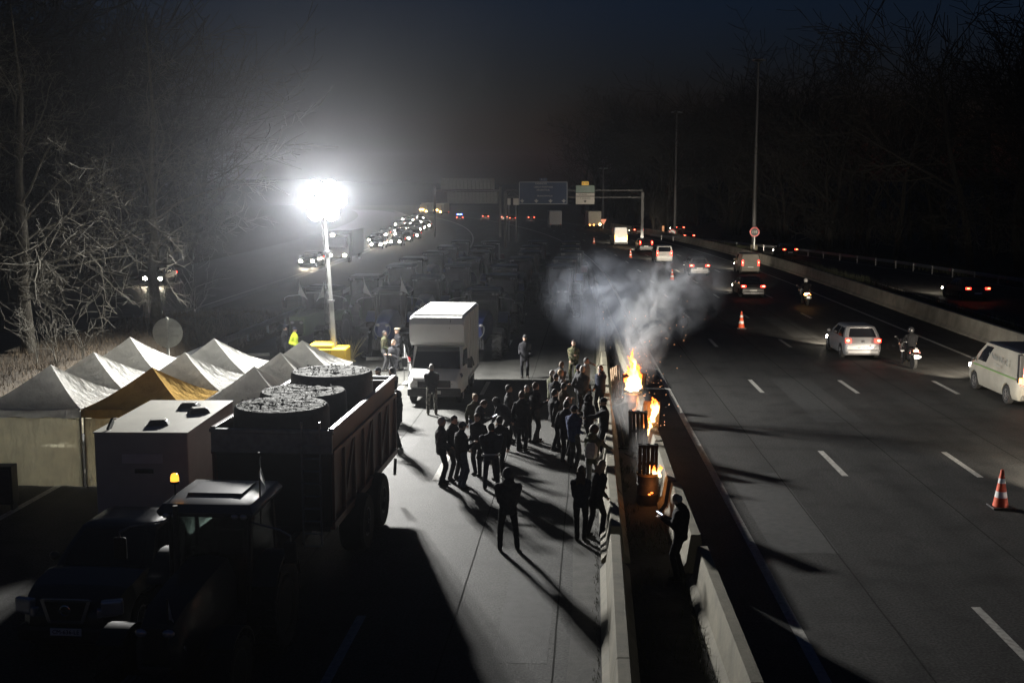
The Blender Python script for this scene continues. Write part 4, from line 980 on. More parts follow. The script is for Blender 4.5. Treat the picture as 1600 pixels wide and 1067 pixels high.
# ------------------------------------------------------------------ tractors
M_LUG = M_RUB
def lug_tyre(parent, pos, r, w, s, rim_m):
    wh = bpy.data.objects.new('wheel', None); COL.objects.link(wh); wh.parent = parent; wh.location = pos
    key = ('lug', r, w, s, rim_m.name)
    if key not in WHEELS:
        h = w / 2; b = MB().lathe([(r * .6, -h * .85), (r * .8, -h), (r * .9, -h * .95), (r * .93, -h * .7), (r * .93, h * .7), (r * .9, h * .95), (r * .8, h), (r * .6, h * .85)], 28, axis=0)
        for k in range(18):
            for q in (-1, 1):
                a = 2 * math.pi * (k + (.5 if q > 0 else 0)) / 18; a2 = a + .22
                P = []
                for (x, an) in ((.02 * q, a2), (q * h * .98, a)):
                    for (da, rr) in ((-.045, r * .91), (.045, r * .91), (.03, r), (-.03, r)):
                        P.append((x, rr * math.cos(an + da), rr * math.sin(an + da)))
                b.hexa(P)
        b2 = MB().lathe([(r * .6, s * h * .5), (r * .6, s * h * .85), (r * .55, s * h * .85), (r * .52, s * h * .3), (r * .3, s * h * .25), (r * .27, s * h * .6), (r * .1, s * h * .62)], 20, axis=0)
        WHEELS[key] = (b.mesh('tyre', [M_RUB], 30), b2.mesh('rim', [rim_m], 40))
    put('tyre', WHEELS[key][0], wh); put('rim', WHEELS[key][1], wh)
def tractor(label, paintm, roofm, rimm, square=False, full=True, grille_m=None):
    t = thing('tractor', label, 'tractor')
    if square: rings = [[(-wd, y, z0), (wd, y, z0), (wd, y, z1), (wd * .92, y, z1 + .05), (-wd * .92, y, z1 + .05), (-wd, y, z1)] for y, wd, z0, z1 in ((.85, .42, 1.05, 1.95), (2.0, .42, 1.05, 1.9), (3.3, .4, 1.0, 1.84), (3.36, .38, 1.02, 1.8))]
    else: rings = [[(-wd, y, z0), (wd, y, z0), (wd, y, lerp(z0, z1, .6)), (wd * .7, y, z1 - .03), (0, y, z1 + .03), (-wd * .7, y, z1 - .03), (-wd, y, lerp(z0, z1, .6))] for y, wd, z0, z1 in ((.85, .5, 1.05, 2.05), (2.0, .48, 1.0, 2.0), (2.9, .44, .95, 1.9), (3.3, .36, .95, 1.72), (3.42, .25, 1.0, 1.5))]
    MB().loft(rings).build('hood', paintm, t, smooth=35)
    MB().box((0, 3.38 if square else 3.4, 1.4), (.6 if square else .42, .05, .6)).build('grille', grille_m or M_BLACK, t, bevel=.02)
    MB().box((0, 1.9, .85), (.5, 3.2, .5)).build('engine_block', M_DKSTEEL, t, bevel=.04)
    for s in (-1, 1):
        lug_tyre(t, (s * .92, 0, .9), .9, .56, s, rimm); lug_tyre(t, (s * .9, 2.6, .66), .66, .44, s, rimm)
        MB().loft([[(s * .62, .98 * math.cos(a), .92 + .98 * math.sin(a)), (s * 1.2, .98 * math.cos(a), .92 + .98 * math.sin(a)), (s * 1.2, .94 * math.cos(a), .92 + .94 * math.sin(a)), (s * .62, .94 * math.cos(a), .92 + .94 * math.sin(a))] for a in [R(d) for d in range(35, 166, 13)]]).build('rear_fender', paintm, t, smooth=60)
        MB().loft([[(s * .7, 2.6 + .74 * math.cos(a), .68 + .74 * math.sin(a)), (s * 1.14, 2.6 + .74 * math.cos(a), .68 + .74 * math.sin(a)), (s * 1.14, 2.6 + .70 * math.cos(a), .68 + .7 * math.sin(a)), (s * .7, 2.6 + .7 * math.cos(a), .68 + .7 * math.sin(a))] for a in [R(d) for d in range(50, 161, 11)]]).build('front_fender', M_BLACK, t, smooth=60)
        MB().ell((s * .22, 3.42, 1.62), (.11, .05, .07), 8, 5).build('headlight', M_HEADOFF, t, smooth=80)
    # cab: four pillars, panes between them, roof
    cw, y0, y1, z0, z1 = .78, -.75, .82, 1.15, 2.78
    base = {(-1, 0): (-cw, y0), (1, 0): (cw, y0), (-1, 1): (-cw * .9, y1), (1, 1): (cw * .9, y1)}
    topp = {(-1, 0): (-cw * .95, y0 + .1), (1, 0): (cw * .95, y0 + .1), (-1, 1): (-cw * .95, y1 - .15), (1, 1): (cw * .95, y1 - .15)}
    for k in base: MB().cyl((*base[k], z0), (*topp[k], z1), .045, n=6).build('pillar', M_BLACK, t)
    MB().box((0, .03, z0 - .05), (2 * cw, y1 - y0, .14)).build('cab_floor', M_BLACK, t)
    for (a, c) in (((-1, 0), (1, 0)), ((-1, 1), (1, 1)), ((-1, 0), (-1, 1)), ((1, 0), (1, 1))):
        A, B_, C_, D = [Vector((*base[a], z0)), Vector((*base[c], z0)), Vector((*topp[c], z1)), Vector((*topp[a], z1))]
        q = (B_ - A).cross(D - A).normalized() * .006
        MB().hexa([p - q for p in (A, B_, C_, D)] + [p + q for p in (A, B_, C_, D)]).build('window', M_CABGLASS, t)
    MB().loft([[(-x, ya, z), (x, ya, z), (x, yb, z), (-x, yb, z)] for x, ya, yb, z in ((.84, -.9, .95, z1), (.88, -.95, 1.0, z1 + .1), (.8, -.85, .9, z1 + .22), (.55, -.6, .6, z1 + .26))]).build('roof', roofm, t, smooth=30, bevel=.02)
    if full:
        MB().loft([[(-.5, ya, z), (.5, ya, z), (.5, yb, z), (-.5, yb, z)] for ya, yb, z in ((-.45, .45, z1 + .262), (-.4, .4, z1 + .3))]).build('roof_hatch', roofm, t)
        MB().box((.0, -.25, 1.45), (.5, .5, .5)).build('seat', M_BLACK, t, bevel=.08); MB().box((0, -.48, 1.85), (.46, .14, .6)).build('seat_back', M_BLACK, t, bevel=.05)
        MB().lathe([(.19, -.015), (.21, 0), (.19, .015)], 16, (0, .38, 1.75)).build('steering_wheel', M_BLACK, t)
        MB().tube([(.52, 1.0, 1.7), (.52, 1.0, 2.5), (.52, 1.0, 3.0)], [.07, .06, .045], 8).build('exhaust', M_DKSTEEL, t, smooth=60)
        for s in (-1, 1):
            MB().tube([(s * .78, .75, 2.65), (s * 1.35, 1.0, 2.6), (s * 1.55, 1.02, 2.5), (s * 1.55, 1.02, 2.4)], .018, 5).build('mirror_arm', M_STEEL, t)
            MB().box((s * 1.55, 1.02, 2.2), (.24, .06, .4)).build('mirror', M_BLACK, t, bevel=.03)
            for k in range(3): MB().box((s * .98, .72, .45 + .3 * k), (.3, .25, .03)).build('step', M_DKSTEEL, t)
        for k in range(8): MB().box((-.35 + .1 * k, 3.75, .8), (.085, .34, .4)).build('front_weight', M_DKSTEEL, t, bevel=.02)
        MB().box((0, 3.5, .75), (.5, .3, .18)).build('weight_carrier', M_DKSTEEL, t)
    for x in (-.7, -.54, .54, .7):
        MB().ell((x, .98, z1 + .03), (.075, .04, .055), 8, 5).build('work_light', M_HEADOFF, t, smooth=80)
    return t
M_CABGLASS = bpy.data.materials.new('cab_glass'); M_CABGLASS.use_nodes = True
_n = M_CABGLASS.node_tree; _n.nodes.remove(_n.nodes['Principled BSDF'])
_g = _n.nodes.new('ShaderNodeBsdfGlossy'); _g.inputs['Roughness'].default_value = .05; _tr = _n.nodes.new('ShaderNodeBsdfTransparent'); _tr.inputs[0].default_value = (.55, .6, .58, 1); _mx = _n.nodes.new('ShaderNodeMixShader'); _mx.inputs[0].default_value = .10
_n.links.new(_tr.outputs[0], _mx.inputs[1]); _n.links.new(_g.outputs[0], _mx.inputs[2]); _n.links.new(_mx.outputs[0], _n.nodes['Material Output'].inputs[0])
T_BLUE = paint('tractor_blue', (.02, .035, .12)); T_GREEN = paint('tractor_green', (.05, .075, .045), .5); T_DK = paint('tractor_dark', (.025, .03, .028)); T_RED = paint('tractor_red', (.09, .015, .012)); T_ROOF = paint('tractor_roof', (.06, .065, .085))
# the near tractor, hitched to the red trailer
tr = tractor('dark tractor in the foreground with an amber beacon, hitched to the red trailer', paint('tractor_near', (.02, .022, .026), .65), T_ROOF, M_DKSTEEL)
tr.scale = (.9, .9, .9); tr.location = (-5.6, 18.5, 0); tr.rotation_euler.z = R(178)
o = MB().cyl((.78, .3, 2.8), (.78, .3, 3.22), .016, n=6).build('beacon_post', M_BLACK, tr)
MB().lathe([(.085, 0), (.085, .04)], 12, (.78, .3, 3.22)).build('beacon_base', M_BLACK, o)
MB().lathe([(.075, .04), (.078, .1), (.06, .17), (.03, .185)], 14, (.78, .3, 3.22)).build('beacon_lens', mat('beacon_amber', (.7, .25, .02), .25, var=0, emit=(1, .40, .04), estr=2.2), o, smooth=60)
MB().ell((.78, .3, 3.32), (.03, .03, .03), 8, 6).build('beacon_bulb', M_AMBER, o)
# two tractors facing the camera behind the light tower
g1 = tractor('old green tractor with a square hood, behind the yellow vest', T_GREEN, T_DK, M_DKSTEEL, square=True); g1.location = (-11.5, 55.4, 0); g1.rotation_euler.z = R(171)
b1 = tractor('blue tractor with a rounded hood right of the light mast', T_BLUE, T_DK, M_DKSTEEL, grille_m=T_BLUE); b1.location = (-7.95, 54.6, 0); b1.rotation_euler.z = R(180)
ar = MB().tube([(.36 * math.cos(a), 3.46, 1.45 + .42 * math.sin(a)) for a in [R(-200 + 11 * i) for i in range(21)]], .022, 5, cap=True).build('grille_ring', M_STEEL, b1)
c = dup(b1, (-3.6, 54.6, 0), R(178), 'tractor parked right behind the box van, roof lights showing'); 
# ranks of dark tractors that fill the closed carriageway behind
far = tractor('x', T_DK, T_DK, M_DKSTEEL, full=False); r = random.Random(4)
place = {0: 'first', 1: 'second', 2: 'third', 3: 'fourth', 4: 'fifth'}
first = True
for j in range(6):
    y = 63.5 + j * 8.2
    for i in range(4):
        x = lx(-11.5 + i * 3.5, y) + r.uniform(-.4, .4)
        if i == 3 and j == 0: continue
        c = far if first else copy_tree(far); first = False
        c.location = (x, y + r.uniform(-.8, .8), 0); c.rotation_euler.z = R(180 + r.uniform(-6, 6)); c['group'] = 'dark tractors parked in ranks'
        pm = (T_DK, T_GREEN, T_BLUE, T_RED, T_DK)[r.randrange(5)]
        for ch in c.children:
            if ch.name.split('.')[0] in ('hood', 'rear_fender'): ch.material_slots[0].link = 'OBJECT'; ch.material_slots[0].material = pm
        c['label'] = 'dark unlit tractor in the parked ranks behind the box van'
# flags on poles
def flag(x, y, z0, z1, label, red=False, lean_=0.0, drop=.75, w=.42, rz=0):
    t = thing('flag', label, 'flag', (x, y, z0), rz); h = z1 - z0
    MB().cyl((0, 0, 0), (lean_, 0, h), .014, n=6).build('pole', M_DKSTEEL, t)
    b = MB(); vs = []; n, m = 8, 10
    for j in range(m + 1):
        for i in range(n + 1):
            u = i / n; v = j / m
            xx = lean_ * (1 - v * drop / h) + w * u * (.15 + .85 * v) ; zz = h - v * drop - u * u * .32 * (1 - v * .3)
            vs.append((xx, .06 * math.sin(u * 7 + v * 2) * u + .03 * math.sin(v * 5), zz))
    b.add(vs, [(j * (n + 1) + i, j * (n + 1) + i + 1, (j + 1) * (n + 1) + i + 1, (j + 1) * (n + 1) + i) for j in range(m) for i in range(n)])
    cl = b.build('cloth', cloth_mat('flag_white', (.6, .6, .6), .45), t, smooth=180)
    if red:
        b = MB(); b.lathe([(.0, 0), (.11, .0), (.11, .006), (0, .006)], 14, axis=1); o = b.build('emblem', mat('flag_red', (.5, .05, .05), .7), cl); o.location = (lean_ + w * .38, .04, h - drop * .62)
    return t
def fl(px, ptop, y, z0, label, **k):
    d = (px - VPX) / F_PX * y; z = CAM_H - (ptop - HOR) / F_PX * y * .995
    return flag(d, y, z0, z, label, **k)
fl(463, 437, 52.9, 1.6, 'pale flag on the left corner of the green tractor')
fl(504, 440, 53.4, 1.6, 'pale flag close against the light mast', w=-.4)
fl(566, 433, 52.6, 1.6, 'pale flag between the light mast and the blue tractor')
fl(625, 430, 53.2, 1.4, 'pale flag right of the blue tractor, near the box van')
fl(629, 540, 45.2, 0.0, 'white and red flag standing beside the box van', red=True, drop=1.0)
fl(392, 718, 18.2, 2.2, 'small limp flag on the near tractor roof', w=.1, drop=.42)
fl(232, 968, 15.6, .7, 'white flag drooping at the front of the near tractor', w=.28, drop=.6)
# ------------------------------------------------------------------ pickup
pk = make_car('pickup_truck', 'black pickup with a chromed grille beside the near tractor', 'pickup', dict(SUV, L=5.1, W=1.84, H=1.66, belt=1.1, hood=1.12, r=.38, axles=(-1.5, 1.65), cab=(-.95, 1.2, -.8, .4), deck=1.06, side_win=((.06, .45), (.5, .9)), paint=paint('pickup_black', (.012, .013, .017), .3), tail_m=M_TAILOFF, hot_m=M_TAILOFF))
pk.location = (-8.0, 20.45, 0); pk.rotation_euler.z = R(178)
MB().box((0, -1.75, 1.06), (1.45, 1.4, .03)).build('load_bed', M_BLACK, pk)
yy = 2.56
M_CHROME = mat('chrome', (.55, .55, .56), .2, .9, var=0)
MB().box((0, yy - .03, .82), (.74, .06, .34)).build('grille_mesh', M_BLACK, pk, bevel=.02)
for s in (-1, 1):
    MB().hexa([(s * .25, yy, .64), (s * .31, yy, .64), (s * .31, yy + .03, .64), (s * .25, yy + .03, .64), (s * .37, yy - .03, 1.0), (s * .43, yy - .03, 1.0), (s * .43, yy, 1.0), (s * .37, yy, 1.0)]).build('grille_strut', M_CHROME, pk)
    MB().box((s * .74, yy - .12, .86), (.36, .14, .26), rot=(0, 0, -s * .35)).build('headlight_cluster', M_HEADOFF, pk, bevel=.04)
MB().box((0, yy - .0, .64), (.6, .04, .05)).build('grille_sill', M_CHROME, pk); MB().box((0, yy - .02, .99), (.8, .04, .04)).build('grille_brow', M_CHROME, pk)
bg_ = MB().tube([(.085 * math.cos(a), yy + .02, .83 + .085 * math.sin(a)) for a in [2 * math.pi * i / 16 for i in range(17)]], .014, 5); bg_.box((0, yy + .025, .83), (.22, .02, .035)); bg_.build('badge', M_CHROME, pk)
MB().box((0, yy + .03, .47), (.53, .02, .12)).build('front_plate', M_PLATE, pk)
lettering('CM-636-LE', .1, M_BLACK, pk, (0, yy + .042, .47), (R(90), 0, R(180)))
MB().box((0, yy - .1, .42), (1.7, .26, .28)).build('bull_bar', M_BLACK, pk, bevel=.08)

# ------------------------------------------------------------------ round sign seen from the back, and small things on the ground
q = G(262, 520, 2.42); t = thing('round_sign', 'round road sign seen from the back, above the far left marquee', 'sign', (q.x, q.y, 0), R(5))
M_SIGNB = mat('sign_back', (.33, .33, .3), .55, .3, var=.2, scale=3)
MB().lathe([(.0, -.01), (.54, -.01), (.555, .0), (.54, .015), (0, .015)], 32, (0, 0, 2.42), axis=1).build('disc', M_SIGNB, t, smooth=40)
MB().box((0, -.05, 1.5), (.09, .06, 3.0)).build('post', M_SIGNB, t, bevel=.01)
for z in (2.28, 2.62): MB().box((0, -.03, z), (.85, .03, .05)).build('rail', M_SIGNB, t)
q = G(8, 795); t = thing('dark_cabinet', 'dark cabinet standing at the left edge beside the glowing wall', 'cabinet', (q.x, q.y, 0), R(5))
MB().box((0, 0, .62), (.55, .4, .95)).build('case', M_BLACK, t, bevel=.03); MB().box((0, -.21, .62), (.45, .02, .8)).build('door', M_DKSTEEL, t)
for s in (-1, 1): MB().box((s * .22, 0, .07), (.06, .3, .14)).build('foot', M_DKSTEEL, t)
q = G(548, 566); t = thing('straw_tuft', 'tuft of long dry straw beside the yellow generator', 'straw', (q.x, q.y, 0)); b = MB(); r = random.Random(3)
for _ in range(60):
    a = r.uniform(0, 6.28); d = Vector((math.cos(a) * r.uniform(.1, .8), math.sin(a) * r.uniform(.1, .5), r.uniform(.5, 1.3))); b.tube([(0, 0, 0), d * .5, d + Vector((0, 0, -.15))], [.012, .009, .004], 3, cap=False)
stuff(b.build('stalks', mat('straw', (.45, .38, .2), .8), t, recalc=False))
MB().ell((0, 0, .05), (.25, .2, .1), 8, 5).build('root_ball', MATS['straw'], t)
for i, (px, py, L, a, lab) in enumerate([(600, 562, 1.6, .15, 'long pale plank lying on the road left of the box van'), (640, 558, 1.3, -.1, 'short pale plank lying against the box van front wheel'), (404, 556, 1.0, .3, 'pale board leaning above the marquees left of the yellow vest')]):
    q = G(px, py); o = MB().box((0, 0, .06), (L, .35, .1)).build('plank', mat('pale_board', (.5, .5, .46), .7), None, bevel=.01); o.location = (q.x, q.y, .0); o.rotation_euler = (0, 0, a); tag(o, lab, 'plank')
q = G(632, 578); t = thing('hand_trolley', 'small dark trolley loaded with a can beside the box van flag', 'trolley', (q.x, q.y, 0), R(15))
MB().box((0, 0, .35), (.5, .35, .05)).build('deck', M_DKSTEEL, t)
for s in (-1, 1): MB().lathe([(.1, -.03), (.12, 0), (.1, .03)], 12, (s * .26, 0, .12), axis=0).build('wheel', M_RUB, t); MB().cyl((s * .22, .15, .1), (s * .22, .2, .95), .014, n=5).build('handle', M_STEEL, t)
MB().lathe([(.12, .38), (.12, .7), (.05, .76)], 12).build('can', M_STEEL, t)

# ------------------------------------------------------------------ gantries, posts and signs over the road
M_SB = mat('sign_blue', (.012, .028, .075), .75, var=.1, scale=1); M_SW = mat('sign_white', (.38, .36, .33), .4, var=.08); M_SG = mat('sign_green', (.12, .2, .17), .4, var=.1); M_SY = mat('sign_yellow', (.75, .45, .04), .4, var=.05, emit=(1, .55, .05), estr=.18); M_SK = mat('sign_black', (.02, .02, .02), .5, var=0); M_SWT = mat('sign_print', (.22, .23, .25), .4, var=0)
GYY = 150.0
def PX(px, y): return (px - VPX) / F_PX * y
def PZ(py, y): return CAM_H - (py - HOR) / F_PX * y
def sign_face(par, x0, x1, z0, z1, y, m, nm='panel', dep=.12):
    return MB().box(((x0 + x1) / 2, y, (z0 + z1) / 2), (x1 - x0, dep, z1 - z0)).build(nm, m, par, bevel=.02)
t = thing('sign_gantry', 'motorway gantry with a wide blue sign and a white sign', 'sign gantry', (0, GYY, 0))
x0, x1 = PX(790, GYY), PX(1003, GYY)
for s in (-1, 1): MB().box(((x0 + x1) / 2, .6, PZ(303, GYY) + s * .45), (x1 - x0, .12, .12)).build('beam', M_DKSTEEL, t)
for k in range(18): MB().cyl((lerp(x0, x1, k / 18), .6, PZ(303, GYY) - .45 * (-1) ** k), (lerp(x0, x1, (k + 1) / 18), .6, PZ(303, GYY) + .45 * (-1) ** k), .04, n=4).build('lattice_bar', M_DKSTEEL, t)
for x in (x0, x1): MB().box((x, .6, PZ(300, GYY) / 2), (.35, .35, PZ(300, GYY))).build('leg', M_DKSTEEL, t)
bx0, bx1, bz0, bz1 = PX(811, GYY), PX(887, GYY), PZ(319.5, GYY), PZ(284, GYY)
blue = sign_face(t, bx0, bx1, bz0, bz1, .3, M_SB, 'blue_panel'); cx = (bx0 + bx1) / 2
def frame_of(par, x0, x1, z0, z1, y, m, w=.07):
    for (xa, xb, za, zb_) in ((x0 + .05, x1 - .05, z0 + .05, z0 + .05 + w), (x0 + .05, x1 - .05, z1 - .05 - w, z1 - .05), (x0 + .05, x0 + .05 + w, z0 + .05, z1 - .05), (x1 - .05 - w, x1 - .05, z0 + .05, z1 - .05)):
        MB().box(((xa + xb) / 2, y, (za + zb_) / 2), (xb - xa, .02, zb_ - za)).build('border', m, par)
frame_of(blue, bx0, bx1, bz0, bz1, .23, M_SWT)
lettering('SANNOIS', .36, M_SWT, blue, (cx - .3, .225, bz1 - .28), (R(90), 0, 0))
for k, s in enumerate(('CERGY-PONTOISE', 'ARGENTEUIL')): lettering(s, .3, M_SWT, blue, (cx, .225, bz1 - .72 - .38 * k), (R(90), 0, 0))
lettering('FRANCONVILLE', .28, M_SWT, blue, (cx + .2, .225, bz0 + 1.1), (R(90), 0, 0))
def arrow(par, x, z, y, s, m):
    MB().prism([(-s * .35, s * 1.0), (s * .35, s * 1.0), (s * .3, s * .55), (s, s * .55), (0, -s * .6), (-s, s * .55), (-s * .3, s * .55)], 1, 0, .02).build('arrow', m, par).location = (x, y, z)
for k in range(4): arrow(blue, lerp(bx0, bx1, (.07, .36, .65, .92)[k]), bz0 + .38, .215, .3, M_SWT)
top_ = sign_face(t, cx - .5, cx + .5, bz1 + .04, bz1 + .45, .3, M_SB, 'route_plate', .1); lettering('A 15', .3, M_SWT, top_, (cx, .235, bz1 + .25), (R(90), 0, 0))
wx0, wx1, wz0, wz1 = PX(899.5, GYY), PX(928.5, GYY), PZ(319, GYY), PZ(290, GYY); wc = (wx0 + wx1) / 2; hh = wz1 - wz0
lo = sign_face(t, wx0, wx1, wz0, wz0 + hh * .41, .3, M_SW, 'white_panel'); mi = sign_face(t, wx0, wx1, wz0 + hh * .435, wz0 + hh * .6, .3, M_SW, 'white_panel'); up = sign_face(t, wx0, wx1, wz0 + hh * .62, wz1, .3, M_SG, 'green_panel')
lettering('P. SANNOIS', .26, M_SK, lo, (wc, .225, wz0 + hh * .31), (R(90), 0, 0)); arrow(lo, wc, wz0 + hh * .13, .215, .22, M_SK)
lettering('SANNOIS', .26, M_SK, mi, (wc - .3, .225, wz0 + hh * .515), (R(90), 0, 0))
for k, s in enumerate(('ENGHIEN', 'ST-GRATIEN')): lettering(s, .26, M_SWT, up, (wc, .225, wz0 + hh * (.89 - .17 * k)), (R(90), 0, 0))
yp = sign_face(t, wc - .45, wc + .45, wz1 + .02, wz1 + .5, .3, M_SY, 'yellow_plate', .1); lettering('D 170', .28, M_SK, yp, (wc, .24, wz1 + .26), (R(90), 0, 0))
Y2 = 185.0; t = thing('sign_gantry', 'far gantry showing the grey slatted backs of its signs', 'sign gantry', (0, Y2, 0)); a0, a1 = PX(680, Y2), PX(776, Y2)
for (za, zb_, xa, xb) in ((279, 296, 690, 774), (300, 318, 700, 778)):
    n = 14
    for k in range(n):
        xx0, xx1 = lerp(PX(xa, Y2), PX(xb, Y2), k / n), lerp(PX(xa, Y2), PX(xb, Y2), (k + .94) / n); MB().box(((xx0 + xx1) / 2, 0, (PZ(za, Y2) + PZ(zb_, Y2)) / 2), (xx1 - xx0, .1, PZ(za, Y2) - PZ(zb_, Y2))).build('panel', mat('sign_back_dim', (.12, .12, .115), .6, .2, var=.2), t)
for x in (a0, PX(782, Y2)): MB().box((x, .4, 4.0), (.35, .35, 8)).build('leg', M_DKSTEEL, t)
MB().box(((a0 + PX(782, Y2)) / 2, .4, PZ(298, Y2)), (PX(782, Y2) - a0, .3, .3)).build('beam', M_DKSTEEL, t)
for px, w_, lab in ((796, 5, 'small white sign panel on a post left of the blue sign'), (807, 9, 'wider white sign panel just left of the blue sign')):
    t = thing('road_sign', lab, 'sign', (PX(px, 170), 170, 0)); z0, z1 = PZ(320, 170), PZ(310, 170); MB().box((0, 0, (z0 + z1) / 2), (w_ / F_PX * 170, .08, z1 - z0)).build('panel', M_SW, t); MB().box((0, .1, z1 / 2), (.14, .1, z1)).build('post', M_DKSTEEL, t)
def lamp_post(px, py, H, label):
    q = G(px, py); t = thing('street_lamp', label, 'street lamp', (q.x, q.y, 0)); b = MB().tube([(0, 0, 0), (0, 0, H * .5), (0, 0, H)], [.28, .2, .11], 12); b.build('pole', mat('post_steel', (.11, .11, .115), .6, .3), t, smooth=60)
    MB().lathe([(.15, H - .3), (.6, H - .1), (.6, H + .05), (.15, H + .2)], 14).build('head_ring', M_DKSTEEL, t)
    for k in range(4): MB().box((.75 * math.cos(k * 1.57 + .4), .75 * math.sin(k * 1.57 + .4), H - .05), (.45, .35, .16), rot=(0, 0, k * 1.57 + .4)).build('lamp', M_STEEL, t, bevel=.03)
    MB().box((0, 0, .35), (.9, .9, .7)).build('footing', M_CONC, t, bevel=.04)
    return q
qa = lamp_post(1177, 391, 23.5, 'nearest unlit high street lamp, behind the long highway barrier')
qb = lamp_post(1054, 366, 20.5, 'second unlit high street lamp, farther along the highway barrier')
lamp_post(942, 352, 12, 'slim pale pole beside the white gantry sign')
def limit_sign(x, y, z, label, truck):
    t = thing('road_sign', label, 'sign', (x, y, 0)); mr = mat('sign_red', (.55, .03, .03), .4, var=0, emit=(1, .08, .05), estr=.02); mw = mat('sign_face', (.7, .7, .68), .4, var=0)
    d = MB().lathe([(.0, -.03), (.62, -.03), (.62, .0), (0, .0)], 28, (0, 0, z), axis=1).build('disc', mr, t); MB().lathe([(0, -.04), (.47, -.04), (.47, -.02), (0, -.02)], 24, (0, 0, z), axis=1).build('face', mw if truck else M_SK, d)
    if truck: MB().box((-.1, -.05, z), (.34, .02, .26)).build('pictogram', M_SK, d); MB().box((.17, -.05, z - .03), (.14, .02, .2)).build('pictogram', M_SK, d); MB().box((0, -.055, z), (.95, .02, .09), rot=(0, R(45), 0)).build('slash', mr, d)
    else: lettering('110', .42, mw, d, (0, -.045, z), (R(90), 0, 0))
    MB().box((0, .05, z / 2), (.1, .08, z)).build('post', M_STEEL, t)
limit_sign(qa.x, qa.y - .6, PZ(361, qa.y), 'red ringed sign fixed before the nearest high lamp post', False)
limit_sign(PX(1049, 190), 190, PZ(363, 190), 'red ringed sign with a lorry symbol near the second high lamp post', True)
t = thing('warning_sign', 'small lit triangular sign at the foot of the slim pale pole', 'sign', (PX(942.5, 228), 228, 0)); z = PZ(346, 228)
MB().prism([(-.6, z + .5), (.6, z + .5), (0, z - .55)], 1, -.03, .0).build('triangle', mat('sign_warm', (.7, .3, .2), .4, var=0, emit=(1, .3, .15), estr=.8), t); MB().box((0, .05, z / 2), (.1, .08, z)).build('post', M_STEEL, t)
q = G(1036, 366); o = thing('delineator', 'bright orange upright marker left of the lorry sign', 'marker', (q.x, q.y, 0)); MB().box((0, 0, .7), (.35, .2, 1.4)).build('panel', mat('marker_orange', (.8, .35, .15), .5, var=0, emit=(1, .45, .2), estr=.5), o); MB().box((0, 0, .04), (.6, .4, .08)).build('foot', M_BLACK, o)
# ------------------------------------------------------------------ people
SKIN = mat('skin', (.42, .26, .19), .6, var=.1); HAIRS = {'dark': mat('hair_dark', (.02, .015, .012), .7), 'brown': mat('hair_brown', (.07, .04, .02), .7), 'blond': mat('hair_blond', (.35, .25, .14), .7), 'grey': mat('hair_grey', (.30, .29, .28), .7)}
def cm(n, c): return mat('cloth_' + n, c, .9, var=.3, scale=14, bump=.25, bscale=60, spec=.15)
CL = dict(bike=cm('bike', (.006, .006, .007)), black=cm('black', (.020, .020, .023)), navy=cm('navy', (.022, .026, .042)), char=cm('charcoal', (.055, .055, .058)), grey=cm('grey', (.17, .17, .17)), olive=cm('olive', (.075, .078, .05)), brown=cm('brown', (.085, .06, .04)), blue=cm('blue', (.03, .045, .11)), jean=cm('denim', (.07, .085, .13)),
          beige=cm('beige', (.32, .27, .2)), white=cm('white', (.5, .49, .47)), yellow=cm('hivis', (.62, .75, .05)), red=cm('red', (.22, .02, .02)), camo=cm('camo', (.10, .10, .07)), camog=cm('camo_grey', (.2, .2, .18)))
SHOE = cm('shoe', (.03, .026, .022)); SHOEL = cm('shoe_pale', (.35, .33, .3)); BAND = mat('reflective_tape', (.55, .56, .56), .3, .2, var=0)
def camo_fix(m, c2):
    n = m.node_tree; b = n.nodes['Principled BSDF']; tc = n.nodes.new('ShaderNodeTexCoord'); v = n.nodes.new('ShaderNodeTexNoise'); v.inputs['Scale'].default_value = 9
    n.links.new(tc.outputs['Object'], v.inputs[0]); rp = n.nodes.new('ShaderNodeValToRGB'); rp.color_ramp.interpolation = 'CONSTANT'; e = rp.color_ramp.elements
    e[0].color = (*c2[0], 1); e[1].position = .47; e[1].color = (*c2[1], 1); q = e.new(.56); q.color = (*c2[2], 1)
    n.links.new(v.outputs[0], rp.inputs[0]); n.links.new(rp.outputs[0], b.inputs['Base Color'])
camo_fix(CL['camo'], ((.03, .035, .02), (.13, .11, .07), (.06, .07, .035))); camo_fix(CL['camog'], ((.09, .09, .08), (.30, .29, .26), (.16, .16, .14)))
def ik(a, b, l1, l2, hint):
    d = b - a; L = d.length; mx = (l1 + l2) * .995
    if L > mx: b = a + d * (mx / L); d = b - a; L = mx
    x = (l1 * l1 - l2 * l2 + L * L) / (2 * L); h = math.sqrt(max(0, l1 * l1 - x * x)); u = d / L
    p = hint - u * hint.dot(u); p = p.normalized() if p.length > 1e-5 else u.orthogonal().normalized()
    return a + u * x + p * h, b
ARMS = dict(down=(.27, .03, .86), pocket=(.21, .13, 1.0), phone=(.07, .34, 1.20), cross=(-.09, .21, 1.22), cup=(.12, .30, 1.18), reach=(.16, .60, 1.22), front=(.09, .24, .96), hip=(.24, .04, 1.0), back=(.07, -.2, .98), bar=(.33, .56, 1.12), up=(.12, .22, 1.52))
PEOPLE = []
